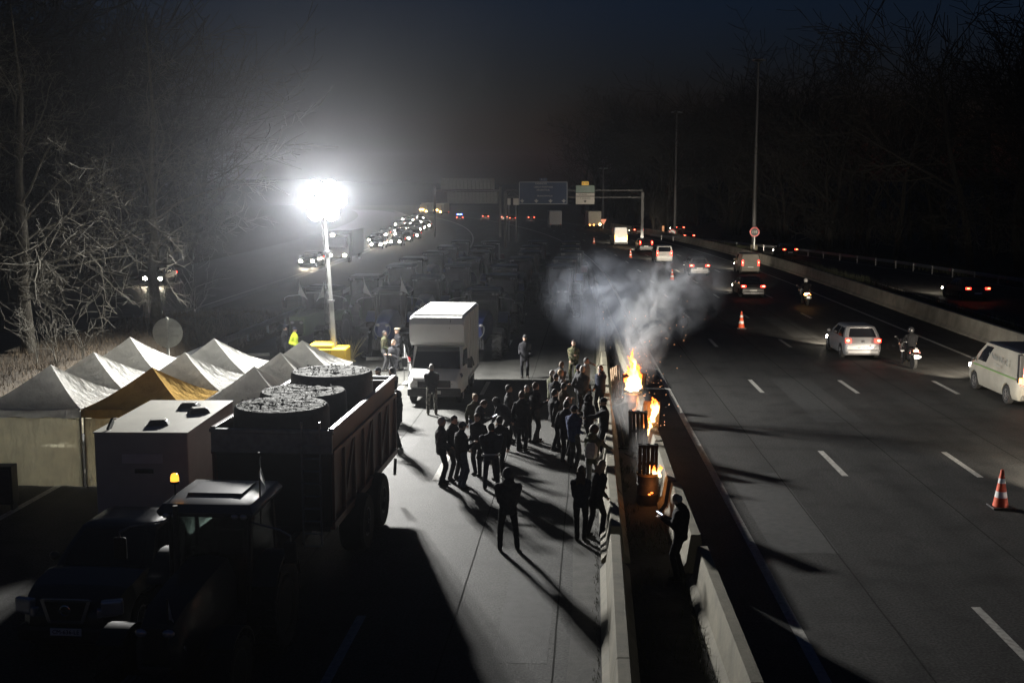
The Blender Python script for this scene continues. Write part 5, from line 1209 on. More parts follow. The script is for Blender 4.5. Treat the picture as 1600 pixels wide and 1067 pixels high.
def person(px, py, face, label, top='black', bot='black', head='short', hair='dark', arms=('down', 'down'), lean=0, H=1.75, stance=(.11, .02, .11, -.02), nod=0, turn=0, coat=0.0, shoe=None, bulk=1.0, band=False, pack=False, hood=False, hipz=None, at_=None, group='people gathered on the closed road', skirt=False, phone=None):
    q = at_ if at_ is not None else G(px, py)
    PEOPLE.append(dict(q=q, face=face, label=label, top=top, bot=bot, head=head, hair=hair, arms=arms, lean=lean, H=H, stance=stance, nod=nod, turn=turn, coat=coat, shoe=shoe, bulk=bulk, band=band, pack=pack, hood=hood, hipz=hipz, group=group, phone=phone))
def make_people():
    temps = []
    for P in PEOPLE:
        s = P['H'] / 1.75; bk = P['bulk']; b = MB(); prims = []      # prims: (a, b, ra, rb, material slot)
        hz = P['hipz'] or .93; l = R(P['lean'])
        lf = Vector((-P['stance'][0], P['stance'][1], .085)); rf = Vector((P['stance'][2], P['stance'][3], .085))
        hz = min(hz, .93 - .25 * max(0, (max(abs(lf.y), abs(rf.y)) - .25)))
        hip = Vector((0, 0, hz))
        def up(v):                                                    # body point for an upright figure -> leaned about the hips
            v = Vector(v); y, z = v.y, v.z - .93
            return Vector((v.x, y * math.cos(l) + z * math.sin(l), hz - y * math.sin(l) + z * math.cos(l)))
        def cap(a, c, ra, rc, slot, n=10):
            a, c = Vector(a), Vector(c); d = (c - a).normalized(); pts = []; rr = []
            for k in (-.95, -.6, 0): pts.append(a + d * ra * k); rr.append(ra * math.sqrt(max(.04, 1 - k * k)))
            for k in (0, .6, .95): pts.append(c + d * rc * k); rr.append(rc * math.sqrt(max(.04, 1 - k * k)))
            b.tube(pts, rr, n); prims.append((a, c, ra, rc, slot))
        T, L, S, F = 0, 1, 2, 3                                       # top, legs, shoes, skin
        # torso: elliptical sections from hem to neck
        hem = .80 - P['coat']
        secs = [(hem, .175 + P['coat'] * .06, .135 + P['coat'] * .05), (.93, .178, .135), (1.08, .168 * bk, .125 * bk), (1.28, .195 * bk, .142 * bk), (1.37, .195 * bk, .13 * bk), (1.43, .17 * bk, .11), (1.475, .115, .085), (1.53, .06, .06)]
        rings = []
        for z, rx, ry in secs:
            rings.append([up((rx * math.copysign(abs(math.cos(a)) ** .85, math.cos(a)), ry * math.sin(a), z)) for a in [2 * math.pi * k / 14 for k in range(14)]])
        b.loft(rings)
        for z0, z1, r0 in ((hem + .07, 1.1, .15), (1.1, 1.40, .17)): prims.append((up((0, 0, z0)), up((0, 0, z1)), r0, r0, T))
        nk, hd = up((0, .0, 1.47)), up((0, .02, 1.63))
        nod = R(P['nod']) ; hd = nk + Matrix.Rotation(-nod, 3, 'X') @ (hd - nk)
        cap(nk, nk.lerp(hd, .5), .062, .058, F, 8)
        hm = Matrix.Rotation(R(P['turn']), 3, 'Z') @ Matrix.Rotation(-nod - l * .5, 3, 'X')
        hb = MB(); hb.ell((0, 0, 0), (.076, .096, .118), 14, 10); hb.ell((0, .094, -.012), (.016, .022, .028), 6, 5); hb.ell((0, .05, -.07), (.055, .05, .045), 8, 6)
        for sx in (-1, 1): hb.ell((sx * .078, -.005, -.01), (.014, .024, .034), 6, 5)
        o = len(b.v); b.add([hd + hm @ Vector(v) for v in hb.v], hb.f); prims.append((hd - Vector((0, 0, .03)), hd + Vector((0, 0, .04)), .095, .095, F))
        hands = []
        for i, sx in enumerate((-1, 1)):
            ft = (lf, rf)[i]; hp = Vector((sx * .095, 0, hz - .02)); hint = Vector((sx * .12, 1, .1))
            kn, an = ik(hp, ft + Vector((0, 0, .0)), .43, .43, hint)
            cap(hp, kn, .098, .068, L); cap(kn, an, .072, .06, L)
            cap(an + Vector((0, -.03, -.035)), an + Vector((sx * .02, .15, -.045)), .05, .042, S, 8)
            a = ARMS[P['arms'][i]]; sh = up((sx * .178 * bk, 0, 1.37)); tg = up((sx * a[0], a[1], a[2]))
            el, wr = ik(sh, tg, .30, .265, Vector((sx * .18, -.8, -.5)))
            cap(sh, el, .070 * bk, .058 * bk, T); cap(el, wr, .056 * bk, .044, T)
            d = (wr - el).normalized(); palm = wr + d * .055
            pocket = P['arms'][i] in ('pocket',)
            if not pocket:
                cap(wr, palm + d * .02, .032, .036, F, 8); hands.append((wr, palm, d, sx))
        if P['hood']: hb = MB().ell(up((0, -.11, 1.50)), (.13, .09, .09), 10, 6); b.add(hb.v, hb.f); prims.append((up((-.08, -.12, 1.5)), up((.08, -.12, 1.5)), .1, .1, T))
        me = b.mesh('t', [SKIN]); ob = bpy.data.objects.new('t', me); COL.objects.link(ob)
        m = ob.modifiers.new('r', 'REMESH'); m.mode = 'VOXEL'; m.voxel_size = .021; m.use_smooth_shade = True
        m = ob.modifiers.new('s', 'SMOOTH'); m.iterations = 2; m.factor = .5
        temps.append((P, ob, prims, hands, hd, hm, up, s))
    dg = bpy.context.evaluated_depsgraph_get(); dg.update()
    done = []
    for (P, ob, prims, hands, hd, hm, up, s) in temps:
        me = bpy.data.meshes.new_from_object(ob.evaluated_get(dg)); done.append(me)
    for (P, ob, prims, hands, hd, hm, up, s), me in zip(temps, done):
        bpy.data.objects.remove(ob)
        nv = len(me.vertices); co = np.empty(nv * 3); me.vertices.foreach_get('co', co); co = co.reshape(-1, 3)
        fs = [tuple(p.vertices) for p in me.polygons]
        cen = np.array([co[list(f)].mean(0) for f in fs])
        best = np.full(len(fs), 9.0); slot = np.zeros(len(fs), int)
        for a, c, ra, rc, sl in prims:
            a, c = np.array(a), np.array(c); d = c - a; t = np.clip(((cen - a) @ d) / max(1e-9, d @ d), 0, 1); q = np.linalg.norm(cen - a - t[:, None] * d, axis=1) - (ra + (rc - ra) * t)
            k = q < best; best[k] = q[k]; slot[k] = sl
        slot[(slot == 2) & (cen[:, 2] > .13)] = 1
        # crumpled cloth: small creases along the surface
        nr = np.empty(nv * 3); me.vertices.foreach_get('normal', nr); nr = nr.reshape(-1, 3)
        kind = np.zeros(nv)
        for f, sl in zip(fs, slot):
            if sl < 2: kind[list(f)] = 1
        sd = abs(hash(P['label'])) % 97 if False else len(P['label']) * 1.7
        ds = np.array([noise.noise((v[0] * 11 + sd, v[1] * 11, v[2] * 17)) for v in co]) * .008 * kind
        co = co + nr * ds[:, None]
        V = [tuple(v) for v in co]; M = list(slot)
        extra = MB()
        for wr, palm, d, sx in hands:                                 # five fingers, unequal and curled, and a thumb set off the palm's side
            fw = d; side = d.cross(Vector((0, 0, 1))); side = side.normalized() if side.length > .1 else Vector((1, 0, 0)); nrm = side.cross(fw)
            for k, Lf in enumerate((.068, .078, .072, .056)):
                o = palm + side * (-.027 + .018 * k) + fw * .02; p1 = o + fw * Lf * .55 - nrm * .006; p2 = p1 + fw * Lf * .35 - nrm * .022
                extra.tube([o, p1, p2], [.0095, .009, .007], 5)
            o = palm - side * .03 * sx * -1 - fw * .02; extra.tube([o, o + (side * sx * .03 + fw * .03), o + (side * sx * .035 + fw * .06)], [.012, .010, .008], 5)
        for k in (-1, 1): extra.ell(hd + hm @ Vector((k * .03, .088, .015)), (.011, .007, .008), 6, 4, 1)
        off = len(V); V += extra.v; F = fs + [tuple(i + off for i in f) for f in extra.f]; M += [3 if q == 0 else 4 for q in extra.m]
        nm = bpy.data.meshes.new('person'); nm.from_pydata(V, [], F)
        for q in (CL[P['top']], CL[P['bot']], P['shoe'] or SHOE, SKIN, M_BLACK): nm.materials.append(q)
        nm.polygons.foreach_set('material_index', M); nm.polygons.foreach_set('use_smooth', [True] * len(F)); nm.update()
        bpy.data.meshes.remove(me)
        o = put('person', nm); o.location = P['q']; o.location.z = P['q'].z; o.rotation_euler.z = R(P['face']); o.scale = (s, s, s)
        tag(o, P['label'], 'person', P['group'])
        # hair or headgear
        def wear(name, b, m, sm=60): 
            b.v = [tuple(hd + hm @ Vector(v)) for v in b.v]; return b.build(name, m, o, smooth=sm)
        hs = P['head']; hm_ = HAIRS[P['hair']]
        if hs in ('short', 'long', 'curly', 'bun'):
            r_ = (.088, .108, .128) if hs != 'curly' else (.125, .135, .15)
            b = MB().ell((0, -.006, .008), r_, 18, 12, keep=lambda x, y, z: z > .42 or (y < .25 and z > -.15 + .2 * y) or (y < -.3 and z > -.55))
            if hs == 'long':
                b.loft([[(-.085, -.02, .0), (.085, -.02, .0), (.09, -.10, .0), (-.09, -.10, .0)], [(-.10, -.0, -.14), (.10, -.0, -.14), (.10, -.13, -.14), (-.10, -.13, -.14)], [(-.11, -.02, -.26), (.11, -.02, -.26), (.10, -.15, -.26), (-.10, -.15, -.26)], [(-.05, -.06, -.36), (.05, -.06, -.36), (.05, -.13, -.36), (-.05, -.13, -.36)]])
            if hs == 'bun': b.ell((0, -.12, .06), (.05, .05, .05), 8, 6)
            wear('hair', b, hm_)
        elif hs == 'bald': wear('hair', MB().ell((0, -.006, .0), (.082, .104, .118), 16, 10, keep=lambda x, y, z: y < -.1 and -.5 < z < .35), hm_)
        elif hs in ('cap', 'capb'):
            cmx = CL['beige'] if hs == 'capb' else CL['navy']
            c = wear('cap', MB().ell((0, -.004, .02), (.090, .110, .118), 18, 10, keep=lambda x, y, z: z > .12).tube([(-.075, .07, .045), (0, .10, .05), (.075, .07, .045)], [(.03, .01)] * 3, 6), cmx)
            wear('hair', MB().ell((0, -.008, .0), (.083, .104, .118), 16, 10, keep=lambda x, y, z: y < .1 and -.45 < z < .25), hm_)
            wear('cap_peak', MB().prism([(-.075, .07), (.075, .07), (.06, .15), (.02, .175), (-.02, .175), (-.06, .15)], 2, .036, .046), cmx)
        elif hs in ('beanie', 'beret'):
            b = MB().ell((0, -.006, .025), (.092, .112, .125), 18, 10, keep=lambda x, y, z: z > .0)
            if hs == 'beret': b = MB().ell((.02, -.01, .09), (.13, .14, .05), 18, 8)
            wear('hat', b, CL['char'] if hs == 'beanie' else CL['beige'])
            wear('hair', MB().ell((0, -.008, .0), (.083, .104, .118), 16, 10, keep=lambda x, y, z: y < .0 and -.45 < z < .15), hm_)
        elif hs == 'hoodup': wear('hood', MB().ell((0, -.02, .0), (.115, .135, .15), 18, 12, keep=lambda x, y, z: y < .55 or z > .75).tube([(0, -.05, -.08), (0, -.03, -.17)], [.12, .13], 12), CL[P['top']])
        elif hs == 'helmet':
            wear('helmet', MB().ell((0, 0, .01), (.135, .155, .15), 18, 12), P_DARK if P['hair'] != 'grey' else M_WHITE); wear('visor', MB().ell((0, .03, .02), (.125, .135, .07), 14, 8, keep=lambda x, y, z: y > .2), M_GLASS)
        if P['band']:
            for z, k in ((1.02, .19), (1.22, .2)):
                MB().loft([[up((k * P['bulk'] * 1.02 * math.cos(a), .148 * P['bulk'] * 1.02 * math.sin(a), zz)) for a in [2 * math.pi * i / 16 for i in range(16)]] for zz in (z, z + .045)], cap=False).build('reflective_band', BAND, o, smooth=80)
        if P['pack']:
            b = MB(); b.loft([[up((x * w, y, z)) for x, y in ((-1, -.13), (1, -.13), (.85, -.28), (-.85, -.28))] for z, w in ((1.02, .12), (1.1, .16), (1.32, .16), (1.42, .11))]); b.build('backpack', CL['white'], o, smooth=50, bevel=.02)
        if P['phone'] and hands:
            wr, palm, d, sx = hands[-1]; t = thing('phone', P['phone'], 'phone', o.matrix_basis @ (palm + d * .06 + Vector((-.0, 0, .03))), o.rotation_euler.z)
            MB().box((0, 0, 0), (.075, .15, .01), rot=(.5, 0, 0)).build('case', M_BLACK, t); MB().box((0, -.004, .0065), (.066, .135, .003), rot=(.5, 0, 0)).build('screen', mat('screen', (.5, .5, .6), .3, var=0, emit=(.75, .85, 1), estr=2.5), t)
    return done
# face = heading in degrees; 0 looks away from the camera, 180 towards it, 90 to the left of the picture, -90 to its right
person(675, 648, 8, 'man in dark jacket and pale camouflage trousers before the box van, seen from behind', 'char', 'camog', 'short', 'grey', ('front', 'front'), shoe=SHOEL, bulk=1.1, stance=(.13, 0, .13, 0))
person(742, 703, -150, 'fair-haired person behind the one reading a phone, right of the box van', 'olive', 'jean', 'bun', 'blond', ('cup', 'down'), nod=10, H=1.7)
person(748, 716, -80, 'person in a long dark coat bent over a phone, head bowed', 'black', 'black', 'short', 'brown', ('phone', 'phone'), nod=35, coat=.15, lean=4, phone='lit phone held by the person in the long dark coat')
person(690, 757, -75, 'leftmost man of the front cluster, in a dark padded jacket', 'char', 'black', 'short', 'grey', ('front', 'pocket'), bulk=1.15, H=1.8, stance=(.1, .05, .12, -.04))
person(708, 750, -120, 'man half hidden behind the leftmost man of the front cluster', 'black', 'char', 'short', 'dark', ('cup', 'down'), H=1.76, nod=10)
person(721, 763, -55, 'man in a peaked cap and jeans in the front cluster', 'black', 'jean', 'cap', 'dark', ('front', 'cup'), bulk=1.15, H=1.76, nod=8)
person(747, 742, 160, 'person in dark clothes facing the camera in the front cluster', 'black', 'black', 'short', 'brown', ('pocket', 'pocket'), H=1.72, coat=.05, stance=(.1, .1, .1, -.05), nod=15)
person(768, 765, 5, 'stocky man in a jacket with pale reflective bands, back to the camera', 'navy', 'navy', 'short', 'dark', ('front', 'front'), bulk=1.3, band=True, stance=(.17, .02, .17, .1))
person(781, 751, 30, 'man standing close to the reflective jacket, partly hidden by it', 'black', 'black', 'short', 'dark', ('front', 'down'), H=1.74, bulk=1.1)
person(797, 701, 55, 'person striding with a deep forward bend behind the front cluster', 'char', 'char', 'hoodup', 'dark', ('reach', 'reach'), lean=48, stance=(.12, .38, .12, -.32), H=1.76)
person(795, 691, -95, 'man in profile with a short jacket, left of the tall pair', 'char', 'black', 'short', 'dark', ('pocket', 'front'), H=1.78, nod=-5)
person(815, 705, -15, 'tall person seen from behind with a cup, in the middle of the road', 'black', 'black', 'short', 'brown', ('down', 'cup'), H=1.8, coat=.1)
person(836, 691, -60, 'tall man in dark clothes holding a pale cup, right of the pair', 'black', 'char', 'short', 'brown', ('pocket', 'cup'), H=1.86, bulk=1.1, stance=(.1, .12, .12, -.1))
person(823, 688, 170, 'person squeezed between the tall pair, facing the camera', 'olive', 'black', 'short', 'grey', ('front', 'pocket'), H=1.72)
person(820, 590, 180, 'solitary dark figure standing behind the crowd in the empty roadway', 'black', 'black', 'beanie', 'dark', ('pocket', 'pocket'), coat=.12, H=1.76)
person(794, 860, 8, 'nearest man of all, hooded jacket, back to the camera with legs apart', 'char', 'black', 'hoodup', 'dark', ('front', 'front'), bulk=1.22, H=1.8, stance=(.17, .03, .19, -.02), nod=15, hood=True)
person(870, 641, -35, 'man leaning forward at the far end of the crowd', 'char', 'black', 'short', 'brown', ('reach', 'front'), lean=22, bulk=1.15)
person(862, 659, -50, 'man in a pale-collared jacket behind the cap wearer, left side of the crowd', 'olive', 'char', 'short', 'grey', ('front', 'pocket'), H=1.74)
person(875, 657, -70, 'man with a bright face near the back of the crowd', 'grey', 'jean', 'short', 'blond', ('cup', 'down'), H=1.73)
person(868, 668, -30, 'man with a knit cap in the left part of the crowd', 'black', 'black', 'beanie', 'dark', ('cup', 'front'), H=1.76, bulk=1.15)
person(880, 684, -45, 'man in a dark brown jacket deep in the crowd', 'brown', 'black', 'short', 'dark', ('cross', 'cross'), H=1.74)
person(866, 702, -65, 'broad man in black with face turned to the fire, one leg forward', 'black', 'black', 'short', 'dark', ('front', 'pocket'), H=1.82, bulk=1.2, stance=(.12, .2, .14, -.1))
person(887, 711, -70, 'grey-haired man in a light scarf near the fire', 'grey', 'black', 'bald', 'grey', ('cup', 'front'), H=1.74)
person(884, 723, -25, 'man in a black coat just left of the blue jacket', 'black', 'black', 'short', 'dark', ('pocket', 'pocket'), H=1.78, coat=.1, bulk=1.1)
person(896, 732, -40, 'man in a blue jacket and cap facing the fire', 'blue', 'char', 'cap', 'dark', ('front', 'pocket'), H=1.78, bulk=1.15)
person(925, 770, -20, 'curly-haired person with a pale hood and backpack by the barrier', 'olive', 'grey', 'curly', 'brown', ('cup', 'bar'), H=1.74, pack=True, hood=True, stance=(.1, -.05, .12, .2), lean=8)
person(907, 845, -5, 'woman with long hair down her back, standing in dark leggings', 'navy', 'black', 'long', 'brown', ('front', 'front'), H=1.7, stance=(.08, 0, .08, .02))
person(930, 838, -50, 'woman with hair falling forward, leaning against the barrier end', 'black', 'black', 'long', 'blond', ('bar', 'front'), H=1.74, lean=14, stance=(.1, -.15, .1, .1), coat=.12)
person(896, 600, 170, 'person in camouflage at the far side of the crowd in the smoke', 'camo', 'camo', 'short', 'dark', ('cup', 'front'), H=1.76)
person(915, 634, -120, 'person dimly seen in the blue smoke at the back', 'grey', 'black', 'short', 'dark', ('up', 'down'), H=1.74)
person(903, 648, -80, 'man with a reddened face standing behind the tallest in the back row', 'char', 'black', 'cap', 'dark', ('cup', 'cup'), H=1.74)
person(909, 654, -30, 'man in a glossy jacket with one hand at his belt, back row', 'char', 'black', 'short', 'grey', ('hip', 'front'), H=1.8, bulk=1.1, stance=(.14, 0, .14, .05))
person(938, 650, 140, 'person with a fire-lit face standing at the barrier beyond the leaning pallet', 'navy', 'black', 'short', 'brown', ('up', 'front'), H=1.76)
person(919, 707, -50, 'hooded person in the second row, close to the pallet', 'black', 'black', 'hoodup', 'dark', ('front', 'cup'), H=1.74)
person(943, 716, 100, 'man in a dark cap who reaches out an arm at the barrier', 'black', 'black', 'beanie', 'dark', ('reach', 'down'), H=1.76, bulk=1.1)
person(1062, 905, 70, 'man reading a phone alone between the barriers at the right', 'black', 'black', 'bald', 'grey', ('phone', 'phone'), nod=25, H=1.78, bulk=1.2, group='people gathered on the closed road', phone='bright phone held by the man alone between the barriers')
person(601, 580, -100, 'person in camouflage jacket left of the box van', 'camo', 'char', 'short', 'dark', ('front', 'front'), H=1.74)
person(622, 579, 120, 'person in a pale beret beside the box van', 'black', 'black', 'beret', 'grey', ('front', 'pocket'), H=1.82, coat=.1)
person(616, 600, 150, 'fair-faced man in a dark coat with hands joined, left of the box van', 'black', 'black', 'short', 'brown', ('cup', 'cup'), H=1.78, bulk=1.1)
person(593, 655, 95, 'person in a flat cap whose head shows above the trailer rail, left one', 'black', 'black', 'cap', 'grey', ('front', 'pocket'), H=1.76)
person(614, 655, 60, 'person standing at the trailer tail, right of the flat cap', 'black', 'char', 'short', 'dark', ('cup', 'front'), H=1.76, bulk=1.15)
person(622, 700, 80, 'dark figure standing close against the trailer side', 'black', 'black', 'hoodup', 'dark', ('front', 'front'), H=1.75, bulk=1.1)
person(461, 574, -100, 'person in a bright yellow vest left of the yellow generator', 'yellow', 'char', 'cap', 'dark', ('front', 'pocket'), H=1.76, bulk=1.1)
person(446, 571, -60, 'person in dark clothes beside the yellow vest', 'black', 'black', 'cap', 'dark', ('front', 'front'), H=1.78)
person(729, 612, 150, 'dark figure standing against the right flank of the box van', 'black', 'black', 'hoodup', 'dark', ('pocket', 'pocket'), H=1.7, bulk=1.1)
for mo, lab, hc in ((mo1, 'rider in black on the motorcycle left of the panel van', 'dark'), (mo2, 'rider with a pale helmet on the far motorcycle with the orange lamp', 'grey')):
    person(0, 0, 0, lab, 'bike', 'bike', 'helmet', hc, ('bar', 'bar'), lean=16, H=1.76, stance=(.24, .16, .24, .16), hipz=.80, bulk=1.15, at_=Vector((mo.location.x, mo.location.y - .32, .14)), group='motorcycle riders')
make_people()
# ------------------------------------------------------------------ the burning drums
def fire_mat(name, s):
    m = bpy.data.materials.new(name); m.use_nodes = True; n = m.node_tree; n.nodes.remove(n.nodes['Principled BSDF'])
    tc = n.nodes.new('ShaderNodeTexCoord'); sx = n.nodes.new('ShaderNodeSeparateXYZ'); n.links.new(tc.outputs['Generated'], sx.inputs[0])
    nz = n.nodes.new('ShaderNodeTexNoise'); nz.inputs['Scale'].default_value = 5; nz.inputs['Detail'].default_value = 5; n.links.new(tc.outputs['Object'], nz.inputs[0])
    ad = n.nodes.new('ShaderNodeMath'); ad.operation = 'MULTIPLY_ADD'; ad.inputs[1].default_value = .55; n.links.new(nz.outputs[0], ad.inputs[0]); n.links.new(sx.outputs[2], ad.inputs[2])
    rp = n.nodes.new('ShaderNodeValToRGB'); e = rp.color_ramp.elements; e[0].position = .3; e[0].color = (1, .78, .42, 1); e[1].position = 1.1; e[1].color = (1, .16, .02, 1); q = e.new(.75); q.color = (1, .46, .13, 1)
    n.links.new(ad.outputs[0], rp.inputs[0])
    em = n.nodes.new('ShaderNodeEmission'); em.inputs[1].default_value = s; n.links.new(rp.outputs[0], em.inputs[0])
    lw = n.nodes.new('ShaderNodeLayerWeight'); lw.inputs[0].default_value = .35
    n2 = n.nodes.new('ShaderNodeTexNoise'); n2.inputs['Scale'].default_value = 7; n2.inputs['Detail'].default_value = 4; n.links.new(tc.outputs['Object'], n2.inputs[0])
    mr = n.nodes.new('ShaderNodeMapRange'); mr.inputs[1].default_value = .40; mr.inputs[2].default_value = .62; n.links.new(n2.outputs[0], mr.inputs[0])
    mxm = n.nodes.new('ShaderNodeMath'); mxm.operation = 'MULTIPLY'; n.links.new(mr.outputs[0], mxm.inputs[0]); mxm.inputs[1].default_value = .75
    mx2 = n.nodes.new('ShaderNodeMath'); mx2.operation = 'MAXIMUM'; n.links.new(mxm.outputs[0], mx2.inputs[0]); n.links.new(lw.outputs['Facing'], mx2.inputs[1])
    tr = n.nodes.new('ShaderNodeBsdfTransparent'); mx = n.nodes.new('ShaderNodeMixShader'); n.links.new(mx2.outputs[0], mx.inputs[0]); n.links.new(em.outputs[0], mx.inputs[1]); n.links.new(tr.outputs[0], mx.inputs[2])
    n.links.new(mx.outputs[0], n.nodes['Material Output'].inputs[0]); m.cycles.emission_sampling = 'NONE'
    return m
M_FIRE = fire_mat('flame', 7)
M_EMBER = mat('ember', (.2, .03, .01), .8, var=.3, emit=(1, .18, .03), estr=5)
M_RUST = mat('drum_rust', (.055, .045, .038), .75, .3, var=.45, scale=5, bump=.3); M_RIMY = mat('drum_rim', (.42, .27, .10), .6, .2, var=.3)
def flames(name, label, loc, spec, seed, watts):
    t = thing(name, label, 'fire', loc); r = random.Random(seed)
    for (x, y, z, h, w) in spec:
        b = MB(); n = 16; ph = r.uniform(0, 9); path = []; rad = []
        for i in range(n + 1):
            u = i / n; path.append((.16 * h * u * math.sin(u * 4.2 + ph) + .05 * noise.noise((u * 6, ph, 0)), .12 * h * u * math.cos(u * 3.7 + ph), u * h)); rad.append(w * (math.sin(math.pi * min(1, u * .86 + .16)) ** .8) * (1 - .35 * u) * (1 + .45 * noise.noise((u * 7, ph, 3))) + .004)
        b.tube(path, rad, 12)
        b.v = [tuple(Vector(v) + Vector((noise.noise((v[0] * 9, v[1] * 9, v[2] * 6 + ph)), noise.noise((v[0] * 9 + 7, v[1] * 9, v[2] * 6 + ph)), 0)) * w * .55) for v in b.v]
        b.build('flame_tongue', M_FIRE, t, smooth=180).location = (x, y, z)
    l = bpy.data.lights.new('fire_glow', 'POINT'); l.energy = watts; l.color = (1, .36, .11); l.shadow_soft_size = .25
    o = bpy.data.objects.new('fire_glow', l); COL.objects.link(o); o.parent = t; o.location = (0, -.36, -.2)
    return t
def drum(loc, label, r=.27, h=.78, lit=True):
    t = thing('steel_drum', label, 'drum', loc)
    MB().lathe([(r * .97, 0), (r, .02), (r, h * .32), (r * 1.035, h * .34), (r, h * .36), (r, h * .64), (r * 1.035, h * .66), (r, h * .68), (r, h), (r * .94, h), (r * .92, h * .5), (.0, h * .5)], 26).build('shell', M_RUST, t, smooth=40)
    MB().lathe([(r * 1.0, h - .05), (r * 1.05, h - .04), (r * 1.05, h + .01), (r * .95, h + .012), (r * .95, h - .03)], 26).build('rim', M_RIMY, t, smooth=40)
    for (x, z) in ((.02, .3), (.08, .34)): MB().ell((x, -r * .985, z), (.035, .02, .022), 8, 5).build('glowing_hole', M_EMBER, t)
    return t
def pallet(loc, rot, label, m, nboards=5, L=.85, Wd=.62, th=.022):
    t = thing('wooden_pallet', label, 'pallet', loc); t.rotation_euler = rot
    for k in range(nboards): MB().box((-Wd / 2 + .05 + k * (Wd - .1) / (nboards - 1), 0, L / 2), (.085, th, L)).build('plank', m, t)
    for z in (.05, L / 2, L - .05):
        MB().box((0, .05, z), (Wd, .07, .075)).build('bearer', m, t)
    for k in range(3): MB().box((-Wd / 2 + .05 + k * (Wd - .1) / 2, .1, L / 2), (.085, th, L)).build('plank', m, t)
    return t
d1 = G(1013, 787); d1.x -= .02; d1.z = .01
drum(d1, 'nearest rusty drum with a pale rim and two glowing holes')
pallet((d1.x - .02, d1.y - .08, .55), (R(6), 0, R(4)), 'charred pallet standing upright in the nearest drum', M_CHAR, 5, .98, .50)
flames('fire', 'small flames low between the charred boards of the nearest drum', (d1.x + .1, d1.y, .72), [(.05, -.15, 0, .28, .05), (.16, -.12, 0, .3, .05), (-.05, .05, .05, .3, .06)], 3, FIRE_I * .25)
d2 = G(1003, 708); d2.z = .01
drum(d2 + Vector((.12, .1, 0)), 'second rusty drum half hidden by leaning pallets', .29, .82)
pallet((d2.x - .12, d2.y - .22, .1), (R(10), 0, R(-14)), 'dark pallet leaning on the second drum', M_CHAR, 5, 1.25, .55)
pallet((d2.x + .22, d2.y + .0, .62), (R(-7), R(5), R(8)), 'wooden pallet burning upright in the second drum', M_WOOD, 5, .92, .5)
pallet((d2.x - .32, d2.y + .9, .0), (R(-12), R(-8), R(25)), 'dark broken pallet standing between the second and third drums', M_CHAR, 4, 1.3, .5)
flames('fire', 'bright flames running up the boards of the second drum', (d2.x + .28, d2.y - .1, .85), [(0, 0, .1, .6, .09), (.08, .05, .25, .6, .09), (-.08, -.05, -.15, .45, .06), (-.15, -.12, -.4, .7, .05), (.12, .0, .4, .4, .07), (.02, -.1, .35, .45, .07)], 5, FIRE_I)
d3 = G(988, 652); d3.z = .01
drum(d3, 'third drum wreathed in smoke under the tallest flames', .3, .85)
flames('fire', 'tallest flames, yellow and white, at the back of the row', (d3.x + .0, d3.y, .9), [(0, 0, 0, .95, .2), (.14, .05, .0, .75, .17), (-.16, 0, 0, .65, .16), (.08, -.1, .2, .95, .13), (-.05, .1, .4, .8, .1), (.2, 0, .1, .5, .12), (.04, -.05, .7, .75, .07), (-.1, -.08, .25, .65, .12)], 9, FIRE_I * 1.8)
for k in range(3): 
    pallet((d3.x - .15 + .16 * k, d3.y - .02 + .1 * k, .5), (R(4 - 6 * k), R(-4 + 5 * k), R(10 - 14 * k)), ['dark pallet burning on the left side of the third drum', 'pallet in the heart of the tallest flames', 'dark pallet burning on the right side of the third drum'][k], M_CHAR, 4, 1.0, .34)
# a pallet propped on the left barrier, lit orange by the fire
q = G(958, 640); pallet((q.x + .10, q.y, .35), (R(-8), R(-24), R(-62)), 'pale pallet propped on the left barrier, lit orange by the fire', M_WOOD, 4, 1.2, .5)
# scraps of wood and ash round the drums
for i, (dx, dy, L, a, lab) in enumerate([(-.35, -.5, .7, .4, 'charred board lying left of the second drum'), (-.55, .5, .9, 1.3, 'charred board lying behind the second drum'), (-.3, 3.1, .8, .9, 'charred board lying between the drums near the third')]):
    o = MB().box((0, 0, .03), (.1, L, .03)).build('board', M_CHAR); o.location = (d2.x + dx, d2.y + dy, .012); o.rotation_euler.z = a; tag(o, lab, 'board')
# sparks drifting up with the smoke
b = MB(); r = random.Random(17)
for k in range(120):
    u = r.random(); src = d3 if r.random() < .55 else d2; h = .8 + 3.4 * u ** 1.4; s = r.uniform(.003, .008) * (1.3 - u * .6)
    c = Vector((src.x + r.gauss(.25, .25 + .5 * u) + .35 * u, src.y + r.gauss(0, .35), h)); b.add([c + Vector(p) * s for p in ((1, 0, 0), (-1, 0, 0), (0, 1, 0), (0, -1, 0), (0, 0, 1.6), (0, 0, -1.6))], [(0, 2, 4), (2, 1, 4), (1, 3, 4), (3, 0, 4), (2, 0, 5), (1, 2, 5), (3, 1, 5), (0, 3, 5)])
stuff(b.build('sparks', mat('spark', (.3, .05, .02), .5, var=0, emit=(1, .45, .2), estr=5), recalc=False))
